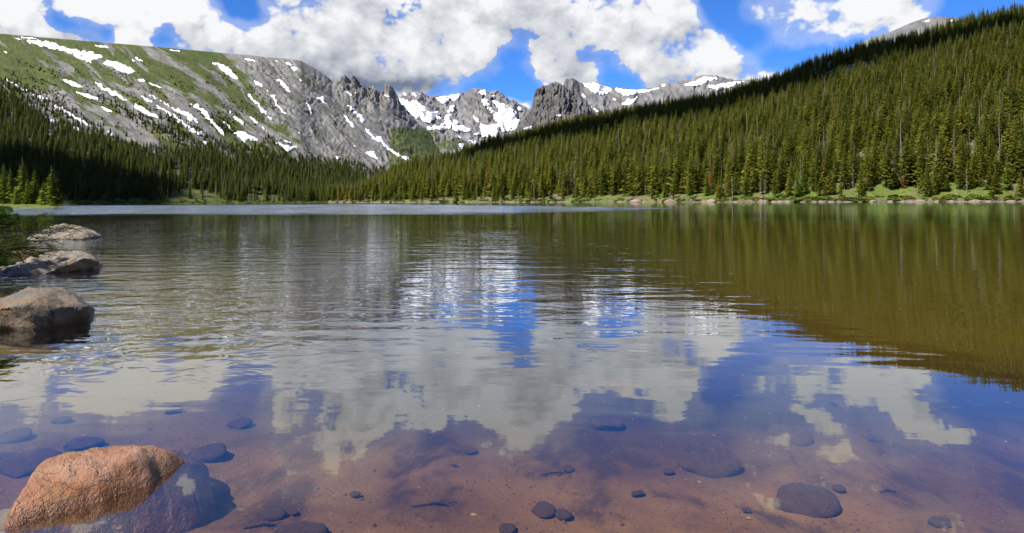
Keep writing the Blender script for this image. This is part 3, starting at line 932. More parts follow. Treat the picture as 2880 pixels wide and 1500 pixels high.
# ------------------------------------------------------------------ conifers
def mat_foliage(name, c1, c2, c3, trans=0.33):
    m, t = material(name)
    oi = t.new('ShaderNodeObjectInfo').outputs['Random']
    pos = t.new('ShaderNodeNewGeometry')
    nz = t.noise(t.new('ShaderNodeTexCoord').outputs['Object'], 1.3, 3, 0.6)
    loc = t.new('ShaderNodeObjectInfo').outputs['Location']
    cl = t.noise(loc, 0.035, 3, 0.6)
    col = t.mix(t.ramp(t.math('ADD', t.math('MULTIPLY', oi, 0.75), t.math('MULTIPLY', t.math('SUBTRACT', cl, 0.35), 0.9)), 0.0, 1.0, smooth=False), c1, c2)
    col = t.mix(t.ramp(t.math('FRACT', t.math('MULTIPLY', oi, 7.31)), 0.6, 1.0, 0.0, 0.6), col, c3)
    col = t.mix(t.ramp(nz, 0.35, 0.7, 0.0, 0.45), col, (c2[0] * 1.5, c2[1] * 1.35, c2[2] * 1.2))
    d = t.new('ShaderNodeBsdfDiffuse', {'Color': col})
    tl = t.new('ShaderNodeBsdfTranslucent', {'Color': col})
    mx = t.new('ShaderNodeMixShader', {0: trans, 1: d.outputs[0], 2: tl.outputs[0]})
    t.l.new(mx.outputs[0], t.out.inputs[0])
    return m


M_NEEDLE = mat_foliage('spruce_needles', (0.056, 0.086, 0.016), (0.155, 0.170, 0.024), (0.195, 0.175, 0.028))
M_NEEDLE_DARK = mat_foliage('shade_darkened_needles', (0.045, 0.068, 0.020), (0.095, 0.118, 0.026), (0.125, 0.130, 0.030))  # darker copy of the needles, the left slope's shade put into the colour
M_NEEDLE_BRIGHT = mat_foliage('young_needles', (0.100, 0.150, 0.020), (0.135, 0.180, 0.024), (0.16, 0.18, 0.032), 0.35)
M_RUST = mat_foliage('rust_needles', (0.16, 0.055, 0.022), (0.22, 0.085, 0.035), (0.14, 0.06, 0.03), 0.1)
M_GREYTWIG = mat_foliage('bare_grey_twigs', (0.13, 0.115, 0.10), (0.19, 0.17, 0.15), (0.14, 0.10, 0.09), 0.05)


def mat_bark(name, c1, c2):
    m, t = material(name)
    co = t.new('ShaderNodeTexCoord').outputs['Object']
    n = t.noise(t.vmath('MULTIPLY', co, (6, 6, 1.5)), 3.0, 5, 0.65)
    b = t.new('ShaderNodeBump', {'Height': n, 'Strength': 0.6, 'Distance': 0.05})
    principled(t, t.mix(t.ramp(n, 0.35, 0.65), c1, c2), 0.9, b.outputs[0], 0.1)
    return m


M_BARK = mat_bark('bark', (0.075, 0.055, 0.042), (0.19, 0.15, 0.12))
M_DEADWOOD = mat_bark('bleached_wood', (0.12, 0.105, 0.09), (0.25, 0.225, 0.195))


class MB:
    def __init__(self):
        self.v, self.f = [], []

    def quad(self, a, b, c, d):
        n = len(self.v)
        self.v += [a, b, c, d]
        self.f.append((n, n + 1, n + 2, n + 3))

    def tri(self, a, b, c):
        n = len(self.v)
        self.v += [a, b, c]
        self.f.append((n, n + 1, n + 2))

    def tube(self, pts, rads, k=6):
        pts = [Vector(p) for p in pts]
        n0 = len(self.v)
        for i, p in enumerate(pts):
            d = (pts[min(i + 1, len(pts) - 1)] - pts[max(i - 1, 0)]).normalized()
            a = d.orthogonal().normalized()
            b = d.cross(a)
            for j in range(k):
                th = 2 * math.pi * j / k
                self.v.append(p + (a * math.cos(th) + b * math.sin(th)) * rads[i])
        for i in range(len(pts) - 1):
            for j in range(k):
                a, b = n0 + i * k + j, n0 + i * k + (j + 1) % k
                self.f.append((a, b, b + k, a + k))
        self.f.append(tuple(n0 + (len(pts) - 1) * k + j for j in range(k)))

    def mesh(self, name, mat, smooth=False):
        me = bpy.data.meshes.new(name)
        me.from_pydata([tuple(q) for q in self.v], [], self.f)
        if mat:
            me.materials.append(mat)
        if smooth:
            me.polygons.foreach_set('use_smooth', np.ones(len(me.polygons), bool))
        me.update()
        return me


def spruce_crown(mb, rnd, H, Rmax, z0, whorls, per, dens=1.0, taper=0.85, sag=0.28):
    """drooping branch sprays in whorls, unequal and gappy"""
    side = [rnd.uniform(0.75, 1.2) for _ in range(8)]
    for k in range(whorls):
        zz = k / (whorls - 1)
        z = z0 + (H - z0) * (zz ** 0.93)
        R = Rmax * ((1 - zz) ** taper) * (0.55 + 0.45 * min(1, zz * 5 + 0.35)) + 0.035 * H * 0.1
        n = max(3, int(round(per * (0.5 + 0.5 * (1 - zz)))))
        a0 = rnd.random() * 6.28
        for b in range(n):
            if rnd.random() > dens:
                continue
            az = a0 + 6.283 * b / n + rnd.uniform(-0.35, 0.35)
            L = R * rnd.uniform(0.62, 1.15) * side[int(az / 6.283 * 8) % 8]
            dx, dy = math.cos(az), math.sin(az)
            zb = z + rnd.uniform(-0.012, 0.012) * H
            up = 0.22 * zz
            segs = 3 if L > 0.05 * H else 2
            prev = None
            for s in range(segs):
                f0, f1 = s / segs * 0.92 + 0.05, (s + 1) / segs + 0.06
                w = L * (0.34 if s == 0 else 0.42 if s == 1 else 0.30) * rnd.uniform(0.8, 1.3)
                r0, r1 = L * f0, L * f1
                d0 = -sag * L * f0 ** 1.2 + up * L * f0
                d1 = -sag * L * f1 ** 1.2 + up * L * f1 + 0.06 * L * f1 * f1
                roll = rnd.uniform(-0.45, 0.45)
                px, py = -dy * w * 0.5, dx * w * 0.5
                hz = w * 0.5 * roll - 0.12 * w
                fm = (f0 + f1) / 2
                rm, dm = L * fm, (d0 + d1) / 2
                A = Vector((dx * r0, dy * r0, zb + d0))
                B = Vector((dx * rm + px, dy * rm + py, zb + dm + hz - 0.10 * w))
                C = Vector((dx * r1, dy * r1, zb + d1 - rnd.uniform(0, 0.10) * L))
                D = Vector((dx * rm - px, dy * rm - py, zb + dm - hz - 0.10 * w))
                mb.quad(A, B, C, D)
                if rnd.random() < 0.55:          # hanging spray
                    q = Vector((dx * rm, dy * rm, zb + dm))
                    hl = w * rnd.uniform(0.5, 0.9)
                    mb.tri(q + Vector((px * .6, py * .6, 0.02)), q - Vector((px * .6, py * .6, 0.02)), q + Vector((dx * 0.1 * w + rnd.uniform(-.1, .1) * w, dy * 0.1 * w, -hl)))
    # leader
    for k in range(5):
        az = k * 1.256 + rnd.random()
        w = 0.012 * H
        mb.tri(Vector((math.cos(az) * w, math.sin(az) * w, H * 0.965)), Vector((math.cos(az + 2) * w, math.sin(az + 2) * w, H * 0.965)), Vector((0, 0, H * 1.012)))


def trunk_mesh(H, r, rnd, mat, stubs=0):
    mb = MB()
    pts = [(0, 0, -0.8), (0, 0, 0.0), (rnd.uniform(-.05, .05), rnd.uniform(-.05, .05), H * 0.35), (rnd.uniform(-.08, .08), rnd.uniform(-.08, .08), H * 0.7), (0, 0, H * 0.985)]
    mb.tube(pts, [r * 1.25, r * 1.05, r * 0.78, r * 0.42, r * 0.08], 6)
    for k in range(stubs):
        z = rnd.uniform(0.12, 0.92) * H
        az = rnd.random() * 6.28
        L = rnd.uniform(0.03, 0.09) * H * (1.1 - z / H)
        mb.tube([(0, 0, z), (math.cos(az) * L * 0.6, math.sin(az) * L * .6, z - 0.1 * L), (math.cos(az) * L, math.sin(az) * L, z - 0.35 * L)], [0.035, 0.022, 0.008], 3)
    return mb.mesh('trunk', mat, True)


BASE_H = 10.0
VAR = []           # (crown mesh, trunk mesh)
for i in range(7):
    rnd = random.Random(100 + i)
    mb = MB()
    Rm = [1.75, 1.5, 2.0, 1.35, 1.85, 1.6, 2.2][i]
    spruce_crown(mb, rnd, BASE_H, Rm, [0.5, 0.9, 0.35, 1.3, 0.7, 1.8, 0.3][i], [32, 32, 29, 34, 30, 29, 28][i], [11, 10, 12, 10, 11, 10, 12][i], 0.9, [0.72, 0.62, 0.88, 0.55, 0.78, 0.58, 0.85][i])
    VAR.append((mb.mesh('crown', M_NEEDLE), trunk_mesh(BASE_H, 0.11, rnd, M_BARK)))
DEADV = []
for i in range(3):
    rnd = random.Random(300 + i)
    mb = MB()
    spruce_crown(mb, rnd, BASE_H, [1.0, 0.8, 0.9][i], 1.6, 24, 5, 0.55, 0.75, 0.4)
    mb2 = MB()                                     # thin out to bare twigs
    for f in mb.f:
        if len(f) == 4:
            a, b, c, d = [mb.v[q] for q in f]
            mb2.quad(a, (a + b) / 2 * 0.55 + (a + c) / 2 * 0.45, c, (a + d) / 2 * 0.5 + (a + c) / 2 * 0.5)
    DEADV.append((mb2.mesh('crown', M_RUST if i == 2 else M_GREYTWIG), trunk_mesh(BASE_H, 0.09, rnd, M_DEADWOOD, 30)))
rustm = MB()
spruce_crown(rustm, random.Random(5), BASE_H, 1.2, 1.0, 27, 7, 0.8, 0.75)
RUSTV = (rustm.mesh('crown', M_RUST), DEADV[2][1])


def copy_mat(me, mat):
    m2 = me.copy()
    m2.materials.clear()
    m2.materials.append(mat)
    return m2


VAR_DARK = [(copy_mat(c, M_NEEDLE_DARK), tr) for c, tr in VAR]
VAR_BRIGHT = [(copy_mat(c, M_NEEDLE_BRIGHT), tr) for c, tr in VAR]


def joined(pair):
    """single mesh of crown and trunk for the uncountable forest"""
    c, tr = pair
    bm = bmesh.new()
    bm.from_mesh(c)
    bm.from_mesh(tr)
    nc = len(c.polygons)
    bm.faces.ensure_lookup_table()
    for i, f in enumerate(bm.faces):
        f.material_index = 0 if i < nc else 1
    me = bpy.data.meshes.new('forest_tree')
    bm.to_mesh(me)
    bm.free()
    me.materials.append(c.materials[0])
    me.materials.append(tr.materials[0])
    return me


def tree(name, pair, loc, H, width, rot, label, group, cat='tree', lean=None):
    e = bpy.data.objects.new(name, None)
    COL.objects.link(e)
    e.location = loc
    e.rotation_euler = (lean[0] if lean else 0, lean[1] if lean else 0, rot)
    k = H / BASE_H
    e.scale = (k * width, k * width, k)
    e.empty_display_size = 0.5
    tag(e, label, cat, group)
    obj('trunk', pair[1], e)
    if pair[0] is not None:
        obj('crown', pair[0], e)
    return e


def forest_stuff(name, pts, idx, scl, wid, rot, pairs, label):
    """many trees as one object: points + instances"""
    me = bpy.data.meshes.new(name)
    n = len(pts)
    me.vertices.add(n)
    me.vertices.foreach_set('co', np.asarray(pts, np.float32).ravel())
    for an, av, ty in (('pick', idx, 'INT'), ):
        at = me.attributes.new(an, ty, 'POINT')
        at.data.foreach_set('value', np.asarray(av, np.int32))
    at = me.attributes.new('size', 'FLOAT_VECTOR', 'POINT')
    at.data.foreach_set('vector', np.stack([scl * wid, scl * wid, scl], -1).astype(np.float32).ravel())
    at = me.attributes.new('turn', 'FLOAT_VECTOR', 'POINT')
    at.data.foreach_set('vector', np.stack([rot * 0, rot * 0, rot], -1).astype(np.float32).ravel())
    o = obj(name, me, None, label, 'forest', None, 'stuff')
    ng = bpy.data.node_groups.new(name, 'GeometryNodeTree')
    ng.interface.new_socket('Geometry', in_out='INPUT', socket_type='NodeSocketGeometry')
    ng.interface.new_socket('Geometry', in_out='OUTPUT', socket_type='NodeSocketGeometry')
    gi, go = ng.nodes.new('NodeGroupInput'), ng.nodes.new('NodeGroupOutput')
    iop = ng.nodes.new('GeometryNodeInstanceOnPoints')
    join = ng.nodes.new('GeometryNodeJoinGeometry')
    for pr in reversed(pairs):          # the join stacks its inputs last-first
        src = bpy.data.objects.new('forest_tree', joined(pr))
        oi = ng.nodes.new('GeometryNodeObjectInfo')
        oi.inputs['Object'].default_value = src
        oi.inputs['As Instance'].default_value = True
        ng.links.new(oi.outputs['Geometry'], join.inputs[0])

    def named(an, ty):
        nd = ng.nodes.new('GeometryNodeInputNamedAttribute')
        nd.data_type = ty
        nd.inputs['Name'].default_value = an
        return nd.outputs[0]
    ng.links.new(gi.outputs[0], iop.inputs['Points'])
    ng.links.new(join.outputs[0], iop.inputs['Instance'])
    iop.inputs['Pick Instance'].default_value = True
    ng.links.new(named('pick', 'INT'), iop.inputs['Instance Index'])
    e2r = ng.nodes.new('FunctionNodeEulerToRotation')
    ng.links.new(named('turn', 'FLOAT_VECTOR'), e2r.inputs[0])
    ng.links.new(e2r.outputs[0], iop.inputs['Rotation'])
    ng.links.new(named('size', 'FLOAT_VECTOR'), iop.inputs['Scale'])
    ng.links.new(iop.outputs[0], go.inputs[0])
    md = o.modifiers.new('trees', 'NODES')
    md.node_group = ng
    return o


rng = np.random.default_rng(7)


def drop(bvh, X, Y):
    h = bvh.ray_cast(Vector((X, Y, 2000)), Vector((0, 0, -1)))
    return h[0].z if h[0] is not None else None


def jitter_grid(x0, x1, y0, y1, sp):
    xs, ys = np.arange(x0, x1, sp), np.arange(y0, y1, sp)
    X, Y = np.meshgrid(xs, ys)
    return (X + rng.uniform(-.5, .5, X.shape) * sp * 1.0).ravel(), (Y + rng.uniform(-.5, .5, Y.shape) * sp * 1.0).ravel()


# ---- right-hand hill
X, Y = jitter_grid(-230, 760, 140, 960, 4.9)
Zt, S, U = T_HILL.z(X, Y)
px, py = photo(U, (Zt - EYE) / Y * F)
setb = 1.6 + 6.5 * np.clip(fbm(X / 16, Y / 16, 3, 301) + 0.35, 0, 1.2)
setb = setb + 16 * in_poly(px, py, [(2440, 540), (2580, 540), (2580, 575), (2440, 575)]) * (rng.random(X.shape) > 0.1)
ok = (S < 1.07) & (Y - T_HILL.Y0f(U) > setb) & (px > 915) & (px < 3500)
ok &= rng.random(X.shape) < 0.93
ok &= ~((fbm(X / 22, Y / 22, 3, 305) > 0.55) & (rng.random(X.shape) < 0.7))
oc = in_poly(px, py, [(a, b + 14) for a, b in OUTCROP])
ok &= ~(oc & (rng.random(X.shape) < 0.8))
X, Y, S, U, px = X[ok], Y[ok], S[ok], U[ok], px[ok]
Zg = np.array([drop(bvh_hill, a, b) or -99 for a, b in zip(X, Y)])
k = Zg > 0.1
X, Y, S, U, px, Zg = X[k], Y[k], S[k], U[k], px[k], Zg[k]
front = Y - T_HILL.Y0f(U)
Hs = np.where(front < 14, rng.uniform(4.5, 13, len(X)), rng.uniform(7.5, 22.5, len(X)))
Hs = Hs * (1 - 0.22 * np.clip(S, 0, 1)) * np.interp(px, [930, 1060, 1200], [0.75, 0.85, 1.0])
Ws = rng.uniform(0.95, 1.4, len(X)) * np.where(Hs < 9, 1.3, 1.0)
Rt = rng.uniform(0, 6.28, len(X))
kind = rng.integers(0, 7, len(X))
r = rng.random(len(X))
kind = np.where(r < 0.06, 7, np.where(r < 0.09, 8, np.where(r < 0.099, 9, kind)))
frame = (px > -40) & (px < 2920)
score = Hs / Y * frame * np.where(front < 40, 1, 0.6)
order = np.argsort(-score)
pick = np.zeros(len(X), bool)
live = [i for i in order if kind[i] < 7][:250]
dead = [i for i in order if kind[i] >= 7][:34]
def look(h, kd, small):
    if small:
        a = 'low young spruce on the grass at the edge of the lakeside forest'
        return a, 'young spruces on the grassy bank'
    size = 'very tall' if h > 15.5 else 'tall' if h > 12.5 else 'middling'
    form = {0: 'evenly tapering', 1: 'slim', 2: 'broad-skirted', 3: 'narrow column-like', 4: 'full', 5: 'high-crowned', 6: 'wide bushy'}[int(kd)]
    a = f'{size} {form} green spruce in the front rows of the lakeside forest'
    return a, f'{size} {form} spruces of the lakeside forest'


for i in live:
    small = Hs[i] < 8.5
    tree('spruce_tree', (VAR_BRIGHT if kind[i] in (2, 5) and front[i] < 12 else VAR)[kind[i]], (X[i], Y[i], Zg[i] - 0.05), Hs[i], Ws[i], Rt[i],
         *look(Hs[i], kind[i], small))
for i in dead:
    rust = kind[i] == 9
    tree('dead_tree', RUSTV if rust else DEADV[kind[i] - 7], (X[i], Y[i], Zg[i] - 0.05), Hs[i], Ws[i], Rt[i],
         'rust-red dead spruce among green ones near the bank' if rust else 'bare grey dead spruce standing among the front rows of green ones',
         'rust-red dead spruces' if rust else 'grey dead spruces near the bank')
pick[live] = True
pick[dead] = True
q = ~pick
forest_stuff('hillside_forest', np.stack([X, Y, Zg - 0.05], -1)[q], kind[q], Hs[q] / BASE_H, Ws[q], Rt[q], VAR + [DEADV[0], DEADV[1], RUSTV],
             'dense green spruce forest covering the hill behind the far bank')

# ---- left-hand mountain forest
TREELINE = interp_pts([(-900, 180), (0, 250), (70, 275), (139, 325), (259, 362), (393, 408), (500, 413), (577, 396), (640, 405), (693, 410), (760, 425), (832, 441), (960, 452), (1060, 474), (1150, 480)])
TONGUES = [[(249, 259), (333, 300), (416, 333), (508, 365), (545, 405), (471, 400), (393, 356), (300, 296)], [(402, 300), (480, 330), (560, 365), (605, 400), (560, 392), (480, 350)],
           [(587, 319), (640, 345), (660, 376), (625, 378)], [(-60, 190), (0, 215), (60, 235), (150, 285), (230, 330), (290, 370), (200, 350), (100, 300), (0, 270)],
           [(725, 380), (775, 400), (790, 412), (740, 405)], [(440, 350), (560, 400), (600, 420), (500, 410)]]
X, Y = jitter_grid(-640, 10, 330, 1250, 4.8)
Zt, S, U = T_LEFT.z(X, Y)
px, py = photo(U, (Zt - EYE) / Y * F)
tl = TREELINE(px) + 10 * fbm(px / 25, py / 25, 3, 401)
ok = (py > tl + 8 * rng.standard_normal(X.shape))
for T in TONGUES:
    ok |= in_poly(px + rng.normal(0, 4, X.shape), py + rng.normal(0, 3, X.shape), T) & (rng.random(X.shape) < 0.8)
gap = fbm(X / 40, Y / 40, 3, 411)
ok &= (Y - T_LEFT.Y0f(U)) > 4 + 10 * np.clip(fbm(X / 20, Y / 20, 2, 403) + 0.4, 0, 1.3)
mead = in_poly(px, py, [(475, 566), (600, 566), (600, 545), (520, 538), (475, 548)]) | in_poly(px, py, [(690, 566), (800, 566), (790, 548), (700, 546)])
ok &= ~(mead & (rng.random(X.shape) < 0.9))
ok &= (gap < 0.62) & (S < 0.98) & (px > -700) & (rng.random(X.shape) < 0.92)
X, Y, S, U, px, py = X[ok], Y[ok], S[ok], U[ok], px[ok], py[ok]
Zg = np.array([drop(bvh_left, a, b) or -99 for a, b in zip(X, Y)])
k = Zg > 0.1
X, Y, S, U, px, py, Zg = X[k], Y[k], S[k], U[k], px[k], py[k], Zg[k]
up = sstep(py, TREELINE(px) + 70, TREELINE(px))
Hs = rng.uniform(9.5, 16, len(X)) * (1 - 0.5 * up)
front = Y - T_LEFT.Y0f(U)
Hs = np.where(front < 14, Hs * rng.uniform(0.4, 0.9, len(X)), Hs)
Ws = rng.uniform(0.85, 1.2, len(X)) * (1 + 0.25 * up)
kind = rng.integers(0, 7, len(X))
r = rng.random(len(X))
kind = np.where(r < 0.05, 7, np.where(r < 0.09, 8, kind))
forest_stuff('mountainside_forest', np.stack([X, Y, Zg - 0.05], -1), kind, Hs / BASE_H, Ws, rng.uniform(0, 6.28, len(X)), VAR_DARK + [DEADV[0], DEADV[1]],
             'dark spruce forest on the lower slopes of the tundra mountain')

# ---- krummholz and willow scrub on the tundra
X, Y = jitter_grid(-900, 10, 700, 1700, 4.2)
Zt, S, U = T_LEFT.z(X, Y)
px, py = photo(U, (Zt - EYE) / Y * F)
KR = [[(42, 165), (150, 200), (250, 235), (350, 262), (330, 278), (230, 250), (120, 205), (40, 182)], [(0, 190), (90, 215), (160, 235), (120, 240), (0, 205)],
      [(330, 250), (420, 290), (520, 330), (600, 380), (540, 360), (420, 310), (330, 270)], [(560, 300), (640, 320), (700, 370), (760, 410), (690, 400), (620, 350)],
      [(690, 325), (760, 380), (860, 425), (900, 440), (800, 425), (720, 370)]]
dn = sstep(streak(px, py, 22, 110, 61), 0.12, 0.4) * sstep(py, 165, 230) * sstep(px, 860, 760)
for T in KR:
    dn = np.maximum(dn, 0.8 * in_poly(px, py, T) * sstep(streak(px, py, 12, 60, 63), -0.25, 0.05))
dn = np.maximum(dn, 0.75 * in_poly(px, py, [(1100, 372), (1200, 372), (1300, 400), (1330, 440), (1100, 440)]) * 0)
ok = (rng.random(X.shape) < dn * 0.5) & (py < TREELINE(px) + 15) & (S < 0.95) & (px > -300)
X, Y = X[ok], Y[ok]
Zg = np.array([drop(bvh_left, a, b) or -99 for a, b in zip(X, Y)])
XK, YK = jitter_grid(-400, 60, 1300, 1790, 7.0)
Zt, S, U = T_KNOLL.z(XK, YK)
pxk, pyk = photo(U, (Zt - EYE) / YK * F)
okk = (pxk > 1095) & (pxk < 1420) & (S < 0.97) & (fbm(pxk / 18, pyk / 12, 3, 77) > 0.30)
XK, YK = XK[okk], YK[okk]
ZK = np.array([drop(bvh_knoll, a, b) or -99 for a, b in zip(XK, YK)])
X, Y, Zg = np.concatenate([X, XK]), np.concatenate([Y, YK]), np.concatenate([Zg, ZK])
k = Zg > 0.1
X, Y, Zg = X[k], Y[k], Zg[k]
forest_stuff('krummholz_scrub', np.stack([X, Y, Zg - 0.1], -1), rng.integers(0, 7, len(X)), rng.uniform(0.10, 0.26, len(X)), rng.uniform(2.5, 5.0, len(X)), rng.uniform(0, 6.28, len(X)),
             VAR, 'dark stunted spruce scrub in bands across the green tundra')

# ---- bushes along both far banks
bush = MB()
rb = random.Random(9)
for k_ in range(150):
    a, e_ = rb.uniform(0, 6.28), rb.uniform(0.1, 1.5)
    c = Vector((math.cos(a) * math.cos(e_), math.sin(a) * math.cos(e_), math.sin(e_) * 0.8)) * rb.uniform(0.5, 1.0)
    d1 = Vector((rb.uniform(-1, 1), rb.uniform(-1, 1), rb.uniform(-.6, 1))).normalized() * 0.22
    d2 = d1.orthogonal().normalized() * 0.16
    bush.quad(c - d1, c - d2, c + d1, c + d2)
BUSH = (bush.mesh('bush', mat_foliage('bank_bush', (0.07, 0.10, 0.02), (0.12, 0.16, 0.03), (0.10, 0.10, 0.03), 0.3)), DEADV[0][1])
bush_tr = MB()
bush_tr.tube([(0, 0, -0.3), (0, 0, 0.1), (0.1, 0, 0.5)], [0.06, 0.05, 0.02], 4)
BUSH = (BUSH[0], bush_tr.mesh('stem', M_BARK))
bp = []
for i in range(420):
    pxx = rng.uniform(930, 2900)
    u = float(level(pxx, 563)[0])
    Yb = float(T_HILL.Y0f(u)) + 0.8 + abs(rng.normal(0, 2.2))
    z_ = drop(bvh_hill, u / F * Yb, Yb)
    if z_ is not None:
        bp.append((u / F * Yb, Yb, z_ - 0.1))
for i in range(300):
    pxx = rng.uniform(150, 1000)
    u = float(level(pxx, 563)[0])
    Yb = float(T_LEFT.Y0f(u)) + 1.5 + abs(rng.normal(0, 4))
    z_ = drop(bvh_left, u / F * Yb, Yb)
    if z_ is not None:
        bp.append((u / F * Yb, Yb, z_ - 0.1))
bp = np.array(bp)
forest_stuff('bank_undergrowth', bp, np.zeros(len(bp), int), rng.uniform(0.3, 1.5, len(bp)), rng.uniform(0.8, 1.8, len(bp)), rng.uniform(0, 6.28, len(bp)), [BUSH],
             'low green bushes along the far banks of the lake')

# ------------------------------------------------------------------ rocks
def mat_rock(name, c1, c2, c3, lichen=0.0, wet=True, dark=(0.03, 0.025, 0.025), grey=None, under=0.85, cracked=False, silt=False):
    m, t = material(name)
    geo = t.new('ShaderNodeNewGeometry')
    pos = geo.outputs['Position']
    x, y, z = t.xyz(pos)
    co = t.new('ShaderNodeTexCoord').outputs['Object']
    n1 = t.noise(co, 2.2, 6, 0.6)
    n2 = t.noise(co, 14.0, 5, 0.7)
    n3 = t.noise(t.vmath('ADD', co, (5, 9, 2)), 4.5, 6, 0.65, 0.6)
    n4 = t.noise(co, 70.0, 3, 0.7)
    col = t.mix(t.ramp(n1, 0.38, 0.62), c1, c2)
    col = t.mix(t.ramp(n3, 0.50, 0.66, 0, 0.85), col, c3)
    col = t.mix(t.ramp(n2, 0.42, 0.28, 0, 0.6), col, dark)
    if grey:
        col = t.mix(t.math('MULTIPLY', t.ramp(t.noise(t.vmath('ADD', co, (1, 2, 30)), 3.5, 8, 0.78), 0.50, 0.57), 0.85), col, grey)
        col = t.mix(t.math('MULTIPLY', t.ramp(t.noise(t.vmath('ADD', co, (8, 2, 3)), 5.0, 8, 0.8), 0.55, 0.60), 0.75), col, (0.035, 0.033, 0.032))
    if lichen:
        v = t.new('ShaderNodeTexVoronoi', {'Vector': t.vmath('ADD', co, t.vmath('SCALE', t.noise(co, 9.0, 3, 0.6, out='Color'), 0.06)), 'Scale': 13.0})
        sp = t.math('MULTIPLY', t.ramp(v.outputs['Distance'], 0.30, 0.22), t.ramp(t.noise(t.vmath('ADD', co, (3.3, 0.2, 1)), 2.3, 2, 0.5), 0.56, 0.62))
        sp = t.math('MULTIPLY', sp, lichen)
        col = t.mix(sp, col, (0.50, 0.52, 0.05))
    crack = 0.0
    if cracked:
        cw = t.vmath('ADD', co, t.vmath('SCALE', t.noise(co, 3.0, 4, 0.6, out='Color'), 0.5))
        ce = t.new('ShaderNodeTexVoronoi', {'Vector': t.vmath('MULTIPLY', cw, (1.0, 2.2, 2.2)), 'Scale': 1.9}, feature='DISTANCE_TO_EDGE').outputs['Distance']
        crack = t.math('MULTIPLY', t.ramp(ce, 0.016, 0.0), t.ramp(t.noise(t.vmath('ADD', co, (4, 4, 4)), 2.0, 3, 0.6), 0.44, 0.56))
        col = t.mix(t.math('MULTIPLY', crack, 0.15), col, dark)
        mo = t.ramp(t.noise(t.vmath('ADD', co, (11, 3, 8)), 5.0, 6, 0.7), 0.54, 0.64, 0.0, 0.55)
        col = t.mix(mo, col, (0.15, 0.125, 0.055))
        pk = t.ramp(t.noise(t.vmath('ADD', co, (1, 13, 8)), 2.6, 5, 0.65), 0.5, 0.62, 0.0, 0.5)
        col = t.mix(pk, col, (0.30, 0.19, 0.135))
    if silt:
        nz = t.xyz(geo.outputs['Normal'])[2]
        sf = t.math('MULTIPLY', t.ramp(nz, 0.1, 0.8), t.ramp(n3, 0.36, 0.58, 0.5, 0.97))
        col = t.mix(sf, col, t.mix(n2, (0.085, 0.046, 0.020), (0.155, 0.092, 0.040)))
    rough = 0.85
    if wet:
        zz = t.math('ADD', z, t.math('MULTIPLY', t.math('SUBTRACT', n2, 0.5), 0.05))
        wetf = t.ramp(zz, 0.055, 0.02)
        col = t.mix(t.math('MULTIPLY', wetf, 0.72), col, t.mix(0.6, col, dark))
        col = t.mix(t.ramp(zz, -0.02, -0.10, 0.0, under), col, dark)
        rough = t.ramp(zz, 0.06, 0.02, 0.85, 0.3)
    h = t.math('ADD', t.math('MULTIPLY', n2, 0.8), t.math('ADD', t.math('MULTIPLY', n3, 0.7), t.math('MULTIPLY', n4, 0.2)))
    h = t.math('SUBTRACT', h, t.math('MULTIPLY', crack, 0.2))
    bump = t.new('ShaderNodeBump', {'Height': h, 'Strength': 0.8, 'Distance': 0.05 if cracked else 0.08})
    principled(t, col, rough, bump.outputs[0], 0.3)
    return m


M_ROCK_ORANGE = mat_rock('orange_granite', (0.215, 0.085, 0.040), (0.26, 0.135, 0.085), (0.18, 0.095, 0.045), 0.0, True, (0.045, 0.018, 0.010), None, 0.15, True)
M_ROCK_GREY = mat_rock('lichen_granite', (0.1873, 0.1302, 0.0857), (0.1562, 0.1327, 0.1042), (0.2184, 0.1352, 0.0781), 0.9, True, (0.0311, 0.0260, 0.0235), (0.1252, 0.1277, 0.1226), 0.55)
M_ROCK_PALE = mat_rock('pale_granite', (0.2327, 0.1831, 0.1302), (0.2108, 0.1856, 0.1529), (0.2327, 0.1604, 0.1050), 0.25, True, (0.0336, 0.0277, 0.0252), (0.1495, 0.1470, 0.1386), 0.55)
M_STONE = mat_rock('submerged_stone', (0.042, 0.030, 0.022), (0.066, 0.046, 0.032), (0.085, 0.052, 0.030), 0.0, False, (0.014, 0.011, 0.010), silt=True)
M_STONE_BROWN = mat_rock('submerged_brown_stone', (0.085, 0.050, 0.026), (0.125, 0.078, 0.040), (0.09, 0.052, 0.024), 0.0, False, (0.025, 0.015, 0.01), silt=True)
M_SHORE = mat_rock('shore_stone', (0.1764, 0.1176, 0.0823), (0.2352, 0.1940, 0.1529), (0.1764, 0.1000, 0.0647), 0.0, False, (0.0470, 0.0353, 0.0294))


